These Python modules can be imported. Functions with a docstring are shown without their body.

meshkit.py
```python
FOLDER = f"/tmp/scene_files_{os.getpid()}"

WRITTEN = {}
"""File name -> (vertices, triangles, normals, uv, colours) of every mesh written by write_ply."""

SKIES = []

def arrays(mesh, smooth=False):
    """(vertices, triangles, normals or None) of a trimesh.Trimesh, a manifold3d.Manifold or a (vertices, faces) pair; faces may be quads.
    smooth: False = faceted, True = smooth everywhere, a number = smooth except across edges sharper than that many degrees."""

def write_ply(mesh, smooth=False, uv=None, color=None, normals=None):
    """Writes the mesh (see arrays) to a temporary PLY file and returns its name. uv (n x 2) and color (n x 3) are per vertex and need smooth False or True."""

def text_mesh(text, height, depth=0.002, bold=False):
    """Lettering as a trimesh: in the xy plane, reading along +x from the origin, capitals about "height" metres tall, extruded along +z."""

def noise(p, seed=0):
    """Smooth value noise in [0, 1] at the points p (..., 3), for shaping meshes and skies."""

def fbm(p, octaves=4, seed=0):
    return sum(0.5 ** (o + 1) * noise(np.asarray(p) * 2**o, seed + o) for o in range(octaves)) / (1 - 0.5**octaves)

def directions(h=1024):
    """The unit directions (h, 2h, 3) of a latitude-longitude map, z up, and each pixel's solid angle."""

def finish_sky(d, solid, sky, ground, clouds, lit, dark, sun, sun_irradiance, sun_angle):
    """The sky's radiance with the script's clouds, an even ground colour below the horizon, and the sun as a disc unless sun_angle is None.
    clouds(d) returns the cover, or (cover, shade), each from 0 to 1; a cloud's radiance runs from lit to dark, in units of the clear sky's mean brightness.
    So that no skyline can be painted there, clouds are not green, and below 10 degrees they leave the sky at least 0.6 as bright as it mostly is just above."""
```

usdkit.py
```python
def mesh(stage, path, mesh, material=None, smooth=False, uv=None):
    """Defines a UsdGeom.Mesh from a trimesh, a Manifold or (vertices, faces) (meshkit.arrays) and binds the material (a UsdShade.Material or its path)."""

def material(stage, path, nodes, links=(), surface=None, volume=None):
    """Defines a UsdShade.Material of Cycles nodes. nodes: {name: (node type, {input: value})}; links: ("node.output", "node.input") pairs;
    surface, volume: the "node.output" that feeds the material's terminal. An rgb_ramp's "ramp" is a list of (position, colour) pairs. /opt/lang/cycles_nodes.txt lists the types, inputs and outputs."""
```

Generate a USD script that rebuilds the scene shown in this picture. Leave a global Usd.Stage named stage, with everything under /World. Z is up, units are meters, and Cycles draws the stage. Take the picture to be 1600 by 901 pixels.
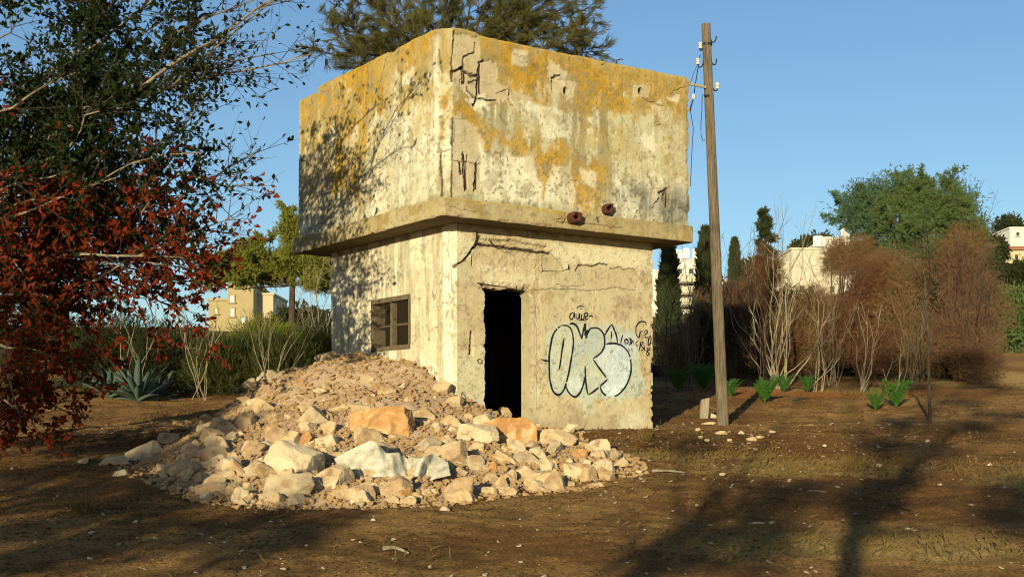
import math, numpy as np, trimesh, usdkit, meshkit
from pxr import Usd, UsdGeom, UsdLux, UsdShade, Gf, Sdf, Vt
from scipy import ndimage

# ------------------------------------------------------------------ stage, camera, sky, sun
stage = Usd.Stage.CreateInMemory()
UsdGeom.SetStageUpAxis(stage, UsdGeom.Tokens.z)
UsdGeom.SetStageMetersPerUnit(stage, 1.0)
UsdGeom.Xform.Define(stage, '/World')
stage.SetDefaultPrim(stage.GetPrimAtPath('/World'))
UsdGeom.Scope.Define(stage, '/World/Looks')
F, CX, CY, EYE = 1996.2, 800.0, 662.8, 0.08          # focal length and principal point in photo pixels, eye height over the tower's base
cam = UsdGeom.Camera.Define(stage, '/World/camera')
cam.AddTranslateOp().Set(Gf.Vec3d(0, 0, EYE)); cam.AddRotateXYZOp().Set(Gf.Vec3f(90, 0, 0))
cam.CreateHorizontalApertureAttr(36.0); cam.CreateVerticalApertureAttr(36.0 * 576 / 1024)
cam.CreateFocalLengthAttr(F / 1600 * 36); cam.CreateVerticalApertureOffsetAttr((CY - 450.5) / 1600 * 36)
cam.CreateClippingRangeAttr(Gf.Vec2f(0.1, 5000)); cam.CreateExposureAttr(0.52)
SUN_EL, SUN_AZ = math.radians(9.0), math.atan2(-0.27, -0.963)
SUN = np.array([math.sin(SUN_AZ) * math.cos(SUN_EL), math.cos(SUN_AZ) * math.cos(SUN_EL), math.sin(SUN_EL)])
sun = UsdLux.DistantLight.Define(stage, '/World/sun')
sun.CreateIntensityAttr(1.2); sun.CreateAngleAttr(0.5); sun.CreateColorAttr(Gf.Vec3f(1.0, 0.875, 0.56)); sun.CreateNormalizeAttr(True)
zax = SUN; xax = np.cross([0, 0, 1.0], zax); xax /= np.linalg.norm(xax); yax = np.cross(zax, xax)
M4 = Gf.Matrix4d(*[float(v) for v in (*xax, 0, *yax, 0, *zax, 0, 0, 0, 0, 1)])
sun.AddTransformOp().Set(M4)
dome = UsdLux.DomeLight.Define(stage, '/World/sky'); dome.CreateIntensityAttr(1.0)
sky_mat = usdkit.material(stage, '/World/Looks/sky_look', {
    'sky': ('sky_texture', {'sky_type': 'single_scattering', 'sun_disc': False, 'sun_elevation': SUN_EL, 'sun_rotation': SUN_AZ, 'aerosol_density': 0.4, 'ozone_density': 3.0}),
    'bg': ('background_shader', {'strength': 0.112})}, [('sky.color', 'bg.color')], surface='bg.background')
UsdShade.MaterialBindingAPI.Apply(dome.GetPrim()).Bind(sky_mat)

# ------------------------------------------------------------------ helpers
def rng_(s): return np.random.default_rng(s)
def nz(v): v = np.asarray(v, float); return v / np.maximum(np.linalg.norm(v, axis=-1, keepdims=True), 1e-12)
_used = {}
def numbered(name, parent):
    k = (parent, name); n = _used.get(k, 0); _used[k] = n + 1
    return name if n == 0 else f'{name}_{n:03d}'
def tag(p, label=None, cat=None, group=None, kind=None):
    for k, v in (('label', label), ('category', cat), ('group', group), ('kind', kind)):
        if v: p.SetCustomDataByKey(k, v)
    return p
def path_of(parent): return '/World' if parent is None else str(parent.GetPath())
def thing(name, label, cat, group=None, loc=(0, 0, 0)):
    p = UsdGeom.Xform.Define(stage, '/World/' + numbered(name, '/World'))
    p.AddTranslateOp().Set(Gf.Vec3d(*map(float, loc)))
    return tag(p.GetPrim(), label, cat, group)
def obj(name, m, mat, parent=None, smooth=False, color=None, origin=(0, 0, 0), **tags):
    pp = path_of(parent)
    if isinstance(m, tuple): v, f = np.asarray(m[0], float), np.asarray(m[1])
    else: v, f = np.array(m.vertices), np.array(m.faces)
    v = v - np.asarray(origin, float)
    g = usdkit.mesh(stage, pp + '/' + numbered(name, pp), (v, f), LOOK[mat], smooth=smooth)
    if color is not None:
        UsdGeom.PrimvarsAPI(g).CreatePrimvar('col', Sdf.ValueTypeNames.Color3fArray, 'vertex').Set(Vt.Vec3fArray.FromNumpy(np.asarray(color, np.float32)))
    return tag(g.GetPrim(), **tags)
def single(name, m, mat, label, cat, group=None, smooth=False, kind=None, color=None):      # a thing that is one mesh, its origin at its base
    v = np.array(m[0] if isinstance(m, tuple) else m.vertices)
    o = np.array([(v[:, 0].min() + v[:, 0].max()) / 2, (v[:, 1].min() + v[:, 1].max()) / 2, v[:, 2].min()])
    p = obj(name, m, mat, None, smooth, color, o, label=label, cat=cat, group=group, kind=kind)
    UsdGeom.Xformable(p).AddTranslateOp().Set(Gf.Vec3d(*map(float, o)))
    return p
def join(ms):
    vs, fs, n = [], [], 0
    for m in ms:
        v, f = (m if isinstance(m, tuple) else (np.array(m.vertices), np.array(m.faces)))
        f = np.asarray(f)
        if f.shape[1] == 4: f = np.vstack([f[:, [0, 1, 2]], f[:, [0, 2, 3]]])
        vs.append(v); fs.append(f + n); n += len(v)
    return np.vstack(vs), np.vstack(fs)
def box(c, size, rz=0.0, bevel=0.0):
    x, y, z = np.asarray(size, float) / 2
    if bevel:
        b = bevel; pts = []
        for sx in (-1, 1):
            for sy in (-1, 1):
                for sz in (-1, 1):
                    pts += [(sx * (x - b), sy * (y - b), sz * z), (sx * (x - b), sy * y, sz * (z - b)), (sx * x, sy * (y - b), sz * (z - b))]
        m = trimesh.convex.convex_hull(np.array(pts)); v, f = np.array(m.vertices), np.array(m.faces)
    else:
        m = trimesh.creation.box((2 * x, 2 * y, 2 * z)); v, f = np.array(m.vertices), np.array(m.faces)
    ca, sa = math.cos(rz), math.sin(rz)
    v = v @ np.array([[ca, sa, 0], [-sa, ca, 0], [0, 0, 1]])
    return v + np.asarray(c, float), f
def tube(pts, rad, sides=6, cap=True):
    pts = np.asarray(pts, float); n = len(pts); rad = np.broadcast_to(rad, n).astype(float)
    t = np.gradient(pts, axis=0); t = nz(t)
    ref = np.array([0, 0, 1.0]) if abs(t[0, 2]) < .9 else np.array([1.0, 0, 0])
    a = nz(np.cross(t, ref)); b = np.cross(t, a)
    ang = np.linspace(0, 2 * np.pi, sides, endpoint=False)
    v = pts[:, None] + rad[:, None, None] * (np.cos(ang)[None, :, None] * a[:, None] + np.sin(ang)[None, :, None] * b[:, None])
    v = v.reshape(-1, 3); f = []
    i = np.arange(n - 1)[:, None] * sides; j = np.arange(sides)[None]
    q = np.stack([i + j, i + (j + 1) % sides, i + sides + (j + 1) % sides, i + sides + j], -1).reshape(-1, 4)
    f = np.vstack([q[:, [0, 1, 2]], q[:, [0, 2, 3]]])
    if cap:
        v = np.vstack([v, pts[:1], pts[-1:]]); k = len(v)
        jj = np.arange(sides)
        f = np.vstack([f, np.stack([np.full(sides, k - 2), (jj + 1) % sides, jj], -1), np.stack([np.full(sides, k - 1), (n - 1) * sides + jj, (n - 1) * sides + (jj + 1) % sides], -1)])
    return v, f
def curve(p0, p1, n=8, sag=(0, 0, 0), wob=0.0, seed=0):
    t = np.linspace(0, 1, n)[:, None]; p = np.asarray(p0, float) * (1 - t) + np.asarray(p1, float) * t + 4 * t * (1 - t) * np.asarray(sag, float)
    if wob: p += ndimage.gaussian_filter1d(rng_(seed).normal(0, wob, (n, 3)), 1.0, axis=0) * np.minimum(1, 4 * t)
    return p
def leaves(P, D, L, W, rng, fold=0.25):
    """one leaf or blade per row: base P, direction D, length L, width W; four points, two triangles folded on the midrib"""
    n = len(P); D = nz(D); L = np.broadcast_to(L, n)[:, None]; W = np.broadcast_to(W, n)[:, None]
    s = nz(np.cross(D, nz(rng.normal(size=(n, 3))))); u = np.cross(s, D)
    mid = P + D * L * .55
    v = np.stack([P, mid + s * W / 2 + u * W * fold, P + D * L, mid - s * W / 2 + u * W * fold], 1).reshape(-1, 3)
    k = np.arange(n)[:, None] * 4
    return v, np.vstack([k + [0, 1, 2], k + [0, 2, 3]])
def cloud(blobs, n_clump, per, spread, L, W, rng, out=1.0, up=0.0, shell=0.55, jit=0.8):
    """foliage in clumps through ellipsoids: blobs = (x, y, z, rx, ry, rz[, share])"""
    Ps, Ds = [], []
    for b in blobs:
        c, r = np.array(b[:3]), np.array(b[3:6]); m = int(n_clump * (b[6] if len(b) > 6 else 1))
        d = nz(rng.normal(size=(m, 3))); rr = rng.uniform(shell, 1.0, (m, 1)) * (0.82 + 0.36 * meshkit.noise(d * 2.2 + c)[:, None])
        cc = c + d * rr * r; sz = rng.uniform(.5, 1.5, (m, 1)) * spread
        g_ = rng.normal(size=(m, per, 3)); g_ /= np.maximum(1, np.linalg.norm(g_, axis=-1, keepdims=True) / 1.5); p = cc[:, None] + g_ * sz[:, None]
        dd = d[:, None] * out + rng.normal(size=(m, per, 3)) * jit + np.array([0, 0, up])
        keep = rng.random((m, per)) < rng.uniform(.35, 1, (m, 1))
        Ps.append(p[keep]); Ds.append(dd[keep])
    P, D = np.vstack(Ps), np.vstack(Ds)
    return leaves(P, D, L * rng.uniform(.6, 1.3, len(P)), W * rng.uniform(.7, 1.25, len(P)), rng)
def at(px, py, d):                                       # the world point seen at a photo pixel, d metres ahead
    return np.array([(px - CX) / F * d, d, EYE + (CY - py) / F * d])
def sstep(x, a, b): t = np.clip((np.asarray(x, float) - a) / (b - a), 0, 1); return t * t * (3 - 2 * t)

# ------------------------------------------------------------------ materials
LOOK = {}
def look(name, ramp, scale=4.0, detail=6.0, rough=0.9, bump=0.4, bscale=None, bdist=0.02, spec=0.2, island=False, stretch=None, metallic=0.0, trans=0.0, attr=False, fine=None, distortion=0.0):
    n = {'p': ('principled_bsdf', {'roughness': rough, 'specular_ior_level': spec, 'metallic': metallic, 'diffuse_roughness': 0.4}), 'tc': ('texture_coordinate', {})}
    l = []; vec = 'tc.object'
    if stretch is not None:
        n['map'] = ('mapping', {'scale': stretch}); l.append(('tc.object', 'map.vector')); vec = 'map.vector'
    n['n'] = ('noise_texture', {'scale': scale, 'detail': detail, 'roughness': 0.62, 'distortion': distortion}); l.append((vec, 'n.vector'))
    if attr:
        n['at'] = ('attribute', {'attribute': 'col'})
        n['r'] = ('rgb_ramp', {'ramp': ramp}); l.append(('n.fac', 'r.fac'))
        n['m'] = ('mix', {'mix_type': 'multiply', 'fac': 1.0}); l += [('at.color', 'm.color1'), ('r.color', 'm.color2')]
        c = 'm.color'
    else:
        n['r'] = ('rgb_ramp', {'ramp': ramp}); c = 'r.color'
        if island: n['g'] = ('geometry', {}); l.append(('g.random_per_island', 'r.fac'))
        else: l.append(('n.fac', 'r.fac'))
    l.append((c, 'p.base_color'))
    if bump:
        n['bn'] = ('noise_texture', {'scale': bscale or scale * 4, 'detail': 8.0, 'roughness': 0.65}); l.append((vec, 'bn.vector'))
        n['b'] = ('bump', {'strength': bump, 'distance': bdist}); l += [('bn.fac', 'b.height'), ('b.normal', 'p.normal')]
    surf = 'p.BSDF'
    if trans:
        n['t'] = ('translucent_bsdf', {}); l.append((c, 't.color')); n['mx'] = ('mix_closure', {'fac': trans}); l += [('p.BSDF', 'mx.closure1'), ('t.BSDF', 'mx.closure2')]; surf = 'mx.closure'
    LOOK[name] = usdkit.material(stage, '/World/Looks/' + name, n, l, surface=surf)
def ramp(*cols): return [(i / max(1, len(cols) - 1), c) for i, c in enumerate(cols)]
# plaster: the colour of stains, lichen and bare patches comes with the mesh (col), the noise adds grain and blotches
look('plaster', [(.2, (.5, .48, .42)), (.34, (.8, .79, .74)), (.44, (1.0, 1.0, .98)), (.6, (1.08, 1.08, 1.07)), (.8, (1.25, 1.25, 1.23))], 7, 12, .93, .5, 60, .02, .12, attr=True)
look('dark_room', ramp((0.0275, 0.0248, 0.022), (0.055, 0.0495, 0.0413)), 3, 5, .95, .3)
look('rust', ramp((0.021, 0.0066, 0.0048), (0.066, 0.0193, 0.0108), (0.12, 0.0413, 0.018)), 22, 7, .8, .6, 60, .01, .3)
look('rebar_rust', ramp((.02, .012, .009), (.07, .03, .018)), 25, 4, .85, .4)
look('graffiti_paint', ramp((.006, .006, .012), (.02, .02, .03)), 30, 3, .6, .2)
look('window_paint', ramp((.04, .03, .018), (.11, .085, .05), (.24, .2, .13)), 18, 6, .85, .4)
look('wire_mesh', ramp((.06, .045, .03), (.12, .095, .06)), 20, 3, .7, 0)
look('soil', [(.3, (.36, .34, .32)), (.44, (.8, .78, .75)), (.56, (1.08, 1.06, 1.03)), (.72, (1.9, 1.85, 1.75))], 34, 9, .97, 1.0, 55, .04, .04, attr=True)
look('heap_soil', ramp((0.24, 0.159, 0.102), (0.42, 0.302, 0.204), (0.52, 0.408, 0.3)), 6, 9, .97, .9, 40, .03, .05)
look('rock_cream', [(.33, (0.27, 0.167, 0.088)), (.42, (0.437, 0.322, 0.181)), (.58, (0.53, 0.409, 0.244)), (.75, (0.614, 0.506, 0.338))], 4.5, 9, .93, .8, 22, .03, .12, distortion=.6)
look('rock_white', [(.33, (0.27, 0.167, 0.088)), (.42, (0.493, 0.392, 0.244)), (.6, (0.586, 0.48, 0.323)), (.8, (0.642, 0.549, 0.393))], 4, 9, .93, .8, 20, .03, .12, distortion=.8)
look('rock_orange', [(.33, (.27, .165, .085)), (.45, (0.446, 0.232, 0.0836)), (.56, (0.502, 0.292, 0.129)), (.62, (0.558, 0.396, 0.213)), (.75, (0.595, 0.464, 0.289))], 5, 9, .93, .8, 24, .03, .12, distortion=.9)
look('rock_pink', [(.33, (0.27, 0.167, 0.088)), (.45, (0.409, 0.279, 0.158)), (.62, (0.493, 0.358, 0.221)), (.8, (0.539, 0.419, 0.284))], 4.5, 9, .93, .8, 22, .03, .12)
look('rock_tan', [(.33, (0.27, 0.167, 0.088)), (.45, (0.38, 0.263, 0.145)), (.6, (0.48, 0.365, 0.217)), (.8, (0.56, 0.466, 0.31))], 5, 9, .93, .8, 24, .03, .12)
look('rock_grey', [(.33, (0.27, 0.167, 0.088)), (.45, (0.372, 0.296, 0.188)), (.65, (0.465, 0.375, 0.244)), (.8, (0.512, 0.436, 0.299))], 5, 9, .93, .7, 24, .025, .12)
look('gravel_pale', ramp((0.325, 0.21, 0.105), (0.479, 0.356, 0.21), (0.575, 0.456, 0.306), (0.403, 0.264, 0.14), (0.613, 0.511, 0.367)), 8, 5, .95, .5, 40, .01, .1, island=True)
look('tarp', [(.3, (.2, .165, .11)), (.42, (.38, .345, .26)), (.55, (.5, .465, .365)), (.75, (.55, .52, .42))], 6, 10, .85, .6, 40, .01, .25)
look('pole_wood', [(.34, (.03, .023, .015)), (.42, (.1, .08, .054)), (.55, (.165, .132, .09)), (.68, (.25, .205, .145))], 9, 12, .9, 1.0, 20, .015, .1, stretch=(7, 7, .3))
look('old_post', [(.3, (.16, .13, .09)), (.5, (.28, .23, .16)), (.7, (.36, .3, .22))], 8, 7, .9, .6, 22, .01, .1, stretch=(5, 5, .6))
look('iron', ramp((.02, .02, .03), (.06, .055, .06)), 30, 3, .55, .2, metallic=.6)
look('porcelain', ramp((.45, .42, .34), (.6, .57, .48)), 10, 3, .25, 0, spec=.5)
look('cable', ramp((.015, .015, .02), (.04, .04, .05)), 10, 2, .6, 0)
look('bark_grey', [(.3, (.09, .07, .05)), (.5, (.2, .16, .115)), (.7, (.32, .27, .2))], 10, 7, .95, .6, 30, .02, .1)
look('bark_dark', [(.3, (.03, .022, .016)), (.6, (.075, .055, .04)), (.8, (.11, .085, .06))], 9, 7, .95, .7, 24, .02, .1)
look('stem_brown', [(.3, (.06, .045, .03)), (.5, (.13, .1, .065)), (.7, (.2, .155, .105))], 9, 6, .9, .3, 30, .01, .1)
look('stem_pale', [(.3, (0.111, 0.0892, 0.0595)), (.5, (0.221, 0.183, 0.119)), (.7, (0.323, 0.272, 0.187))], 7, 6, .9, .3, 30, .01, .1)
look('leaf_green', ramp((0.0144, 0.0245, 0.00504), (0.036, 0.0576, 0.0101), (0.072, 0.0972, 0.0173), (0.115, 0.119, 0.0288), (0.036, 0.0504, 0.0101)), rough=.5, bump=0, spec=.15, island=True, trans=.25)
look('leaf_red', ramp((0.161, 0.0259, 0.00836), (0.53, 0.0604, 0.0125), (0.714, 0.144, 0.0251), (0.323, 0.0374, 0.0105), (0.622, 0.0863, 0.0167), (0.207, 0.101, 0.0209)), rough=.6, bump=0, spec=.1, island=True, trans=.3)
look('needle_brown', ramp((0.102, 0.0941, 0.0255), (0.175, 0.147, 0.0408), (0.154, 0.141, 0.0306), (0.256, 0.188, 0.0714), (0.123, 0.118, 0.0286)), rough=.7, bump=0, spec=.15, island=True, trans=.25)
look('needle_green', ramp((0.157, 0.161, 0.0247), (0.235, 0.232, 0.037), (0.301, 0.285, 0.0493), (0.183, 0.184, 0.032)), rough=.65, bump=0, spec=.15, island=True, trans=.25)
look('feather_green', ramp((0.0926, 0.135, 0.042), (0.142, 0.2, 0.0517), (0.206, 0.264, 0.0727), (0.171, 0.164, 0.0565)), rough=.6, bump=0, spec=.2, island=True, trans=.3)
look('feather_blue', ramp((0.075, 0.128, 0.06), (0.12, 0.18, 0.075), (0.165, 0.225, 0.09)), rough=.6, bump=0, spec=.2, island=True, trans=.25)
look('twig_brown', ramp((0.15, 0.0845, 0.049), (0.425, 0.221, 0.112), (0.625, 0.39, 0.21), (0.325, 0.169, 0.091), (0.525, 0.286, 0.14)), rough=.85, bump=0, spec=.1, island=True, trans=.15)
look('twig_sandy', ramp((0.169, 0.102, 0.0473), (0.422, 0.25, 0.123), (0.581, 0.37, 0.189), (0.317, 0.175, 0.0805), (0.232, 0.185, 0.0662)), rough=.85, bump=0, spec=.1, island=True, trans=.15)
look('twig_russet', ramp((0.125, 0.0607, 0.0308), (0.375, 0.176, 0.077), (0.575, 0.27, 0.112), (0.25, 0.121, 0.063), (0.3, 0.216, 0.084)), rough=.85, bump=0, spec=.1, island=True, trans=.15)
look('twig_olive', ramp((.03, .034, .012), (.06, .06, .02), (.09, .08, .03), (.05, .05, .018)), rough=.8, bump=0, spec=.1, island=True, trans=.15)
look('cypress_leaf', ramp((0.0304, 0.0396, 0.015), (0.057, 0.0693, 0.0225), (0.0855, 0.0907, 0.027)), rough=.75, bump=0, spec=.15, island=True, trans=.1)
look('reed', ramp((0.0525, 0.0595, 0.0165), (0.0825, 0.0875, 0.0225), (0.128, 0.112, 0.0338), (0.18, 0.14, 0.0638)), rough=.75, bump=0, spec=.15, island=True, trans=.2)
look('agave_leaf', ramp((0.054, 0.0806, 0.0605), (0.084, 0.118, 0.088), (0.066, 0.093, 0.066)), rough=.6, bump=0, spec=.3, island=True)
look('fern', ramp((.05, .13, .02), (.08, .19, .03), (.11, .22, .045)), rough=.55, bump=0, spec=.25, island=True, trans=.3)
look('litter', ramp((.07, .035, .014), (.2, .11, .042), (.36, .22, .09), (.1, .045, .018), (.52, .4, .23), (.25, .13, .05)), rough=.95, bump=0, spec=.05, island=True)
look('straw', ramp((.16, .105, .035), (.25, .17, .06), (.33, .24, .1)), rough=.9, bump=0, spec=.1, island=True, trans=.2)
look('pebble', ramp((.3, .25, .19), (.45, .39, .3), (.6, .55, .46)), rough=.95, bump=0, spec=.1, island=True)
look('house_cream', ramp((.42, .38, .29), (.54, .49, .38)), .6, 6, .9, .2)
look('house_white', ramp((.5, .48, .43), (.6, .58, .53)), .5, 6, .9, .2)
look('house_yellow', ramp((0.425, 0.351, 0.216), (0.51, 0.432, 0.288)), .6, 6, .9, .2)
look('castle_stone', ramp((0.288, 0.23, 0.12), (0.414, 0.34, 0.19)), .8, 7, .95, .4)
look('roof_tile', ramp((.25, .09, .045), (.4, .16, .08)), 1.5, 6, .9, .3)
look('pane', ramp((.03, .035, .04), (.06, .06, .06)), 1, 2, .25, 0, spec=.5)
look('tank_white', ramp((.65, .64, .6), (.75, .74, .7)), 2, 3, .6, 0)

# ------------------------------------------------------------------ the tower's frame of reference
TH = 0.599
R_ = np.array([math.cos(TH), math.sin(TH)]); L_ = np.array([-math.sin(TH), math.cos(TH)])
NR, NL = -L_, -R_
CORNER = np.array([-0.918, 20.0]); LEN_R, LEN_L = 4.089, 4.278
OFF_T, OFF_S = 0.443, 0.529
ZU, ZL, ZT = 3.236, 3.515, 6.107

# ------------------------------------------------------------------ ground
def to_building(x, y):
    dx, dy = x - CORNER[0], y - CORNER[1]
    return dx * R_[0] + dy * R_[1], dx * L_[0] + dy * L_[1]
def ground(x, y, micro=False):
    x, y = np.asarray(x, float), np.asarray(y, float)
    slope = .089 * (np.maximum(y, 7.0) - 22.3) + .02 * (np.minimum(y, 7.0) - 7.0)
    far = .089 * (np.minimum(y, 170) - 22.3); slope = np.where(y > 170, far, slope)
    hill = sstep(y, 70, 230) * (10 * sstep(x / np.maximum(y, 1), .1, .36) + 3 * sstep(x / np.maximum(y, 1), .0, .15)) * (1 - .6 * sstep(y, 260, 700))
    u, w = to_building(x, y)
    dist = np.hypot(np.maximum(np.maximum(-u, u - LEN_R), 0), np.maximum(np.maximum(-w, w - LEN_L), 0))
    k = 1 - sstep(dist, .35, 2.6)
    z = slope + hill; z = z + k * np.maximum(0, -.01 - z)
    if micro:
        p = np.stack([x, y, 0 * x], -1); near = 1 - sstep(np.hypot(x, y - 16), 22, 60)
        z = z + near * (.11 * (meshkit.fbm(p * .55, 3, 3) - .5) + .035 * (meshkit.fbm(p * 3.1, 4, 5) - .5) + .04 * (meshkit.fbm(p * 6, 4, 6) - .5) + .03 * np.maximum(0, meshkit.fbm(p * 9, 2, 9) - .55))
    return z
def graded(a, b, h, lo, hi, g):
    mid = np.arange(a, b + h / 2, h); out = [b]; s = h
    while out[-1] < hi: s *= g; out.append(out[-1] + s)
    neg = [a]; s = h
    while neg[-1] > lo: s *= g; neg.append(neg[-1] - s)
    return np.concatenate([neg[:0:-1], mid, out[1:]])
gx, gy = graded(-9, 9, .055, -1500, 1500, 1.16), graded(8.5, 28, .065, -400, 2500, 1.16)
GX, GY = np.meshgrid(gx, gy, indexing='ij')
GZ = ground(GX, GY, True)
nx, ny = GX.shape
idx = (np.arange(nx - 1)[:, None] * ny + np.arange(ny - 1)[None]).ravel()
gf = np.vstack([np.stack([idx, idx + ny, idx + ny + 1], -1), np.stack([idx, idx + ny + 1, idx + 1], -1)])
gp = np.stack([GX, GY, 0 * GX], -1)
n1, n2, n3 = meshkit.fbm(gp * .45, 4, 21), meshkit.fbm(gp * 1.7, 4, 22), meshkit.fbm(gp * 6, 3, 23)
STRAW = [(4.2, 16.8, 2.4, 1.3), (7.2, 15.4, 1.9, 1.0), (2.4, 18.2, 2.0, .8), (-5.0, 24.2, 2.4, 1.0), (14.5, 39, 5, 7), (3.0, 11.2, 2.2, 1.0)]
sm = np.zeros_like(GX)
for (cx, cy, rx, ry) in STRAW: sm = np.maximum(sm, 1 - np.hypot((GX - cx) / rx, (GY - cy) / ry))
straw = sstep(sm + .7 * (n2 - .5), .08, .55)
def mixc(a, b, t): return a * (1 - t[..., None]) + np.asarray(b) * t[..., None]
gc = mixc(np.broadcast_to([.19, .1, .038], GX.shape + (3,)), [.3, .178, .07], sstep(n1 + .35 * (n3 - .5), .36, .66))
gc = mixc(gc, [.125, .068, .03], sstep(n2, .52, .72) * .75)
gc = mixc(gc, [.4, .285, .11], straw * .9)
wd = np.stack(to_building(GX, GY), -1); 
pale = sstep(1.6 - np.hypot(np.maximum(np.maximum(-wd[..., 0], wd[..., 0] - LEN_R), 0), np.maximum(np.maximum(-wd[..., 1], wd[..., 1] - LEN_L), 0)) + 1.2 * (n2 - .5), .2, 1.4)
gc = mixc(gc, [.2, .145, .085], pale * .6)
gc = mixc(gc, [.32, .14, .045], sstep(1 - np.hypot((GX - 7.0) / 5, (GY - 31.5) / 3) + .8 * (n2 - .5), .2, .7) * .8)
farc = sstep(GY, 60, 140)
gc = mixc(gc, [.1, .085, .04], farc)
obj('ground', (np.stack([GX, GY, GZ], -1).reshape(-1, 3), gf), 'soil', smooth=True, color=gc.reshape(-1, 3), kind='structure')

# ------------------------------------------------------------------ rubble heap surface
from scipy.interpolate import RBFInterpolator
def gdrop(px, py):                                              # where the sight line of a photo pixel meets the plain ground
    d = np.linspace(9, 40, 1600); x = (px - CX) / F * d; i = int(np.argmax(EYE + (CY - py) / F * d < ground(x, d))); return x[i], d[i]
TOE = [gdrop(*q) for q in [(205, 738), (250, 752), (300, 772), (350, 784), (420, 792), (500, 795), (600, 793), (700, 784), (800, 772), (900, 760), (955, 752), (985, 738), (980, 724), (945, 705), (905, 692), (870, 680), (215, 722), (255, 702), (305, 682), (345, 660)]] + [(-5.1, 24.6), (-4.3, 25.2), (-6.0, 23.5), (-3.6, 24.6), (1.2, 20.2), (.4, 20.9)]
BODY = [(365, 632, 20.6), (395, 610, 21), (422, 588, 21.2), (470, 577, 21.6), (510, 560, 22.4), (560, 555, 22.2), (620, 561, 21.2), (660, 578, 20.7), (690, 602, 20.1), (720, 626, 20.0), (757, 645, 20.3), (800, 660, 20.5), (840, 672, 20.6), (330, 690, 17.6), (400, 690, 17), (500, 690, 17.2), (600, 680, 17.2), (700, 690, 16.9), (800, 690, 18.2), (860, 700, 18), (560, 620, 19.6), (460, 640, 19), (640, 640, 18.7), (700, 660, 18.5), (310, 730, 16.2), (400, 745, 15.1), (500, 745, 15.0), (600, 740, 15.1), (700, 738, 15.2), (800, 732, 15.7), (900, 732, 16.3), (940, 728, 16.7)]
def _heap_field():
    X = [q for q in TOE] + [((px - CX) / F * d, d) for px, py, d in BODY]
    H = [0.0] * len(TOE) + [EYE + (CY - py) / F * d - float(ground((px - CX) / F * d, d)) for px, py, d in BODY]
    X, H = np.array(X), np.array(H)
    ox, oy = X[:len(TOE)].mean(0); far = [np.array([ox, oy]) + (np.array(q) - [ox, oy]) * 1.3 for q in TOE[:-2]]; X = np.vstack([X, far]); H = np.concatenate([H, np.full(len(far), -.45)])
    gx_, gy_ = np.arange(-9, 5, .1), np.arange(11.5, 27, .1); A_, B_ = np.meshgrid(gx_, gy_, indexing='ij')
    return ndimage.gaussian_filter(RBFInterpolator(X, H, kernel='linear', smoothing=.02)(np.stack([A_.ravel(), B_.ravel()], -1)).reshape(A_.shape), 1.6)
HFIELD = _heap_field()
def heap(x, y):
    x, y = np.asarray(x, float), np.asarray(y, float); g = ground(x, y)
    h = ndimage.map_coordinates(HFIELD, [np.ravel((x + 9) / .1), np.ravel((y - 11.5) / .1)], order=1, mode='constant', cval=-.5).reshape(x.shape)
    p = np.stack([x, y, 0 * x], -1)
    z = g + h + np.clip(h * 3, 0, 1) * (.26 * (meshkit.fbm(p * 1.3, 3, 31) - .5) + .10 * (meshkit.fbm(p * 4.5, 3, 33) - .5))
    return np.where(h > -.3, z, g - .3)
def surf(x, y): return np.maximum(ground(x, y), heap(x, y))
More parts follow.
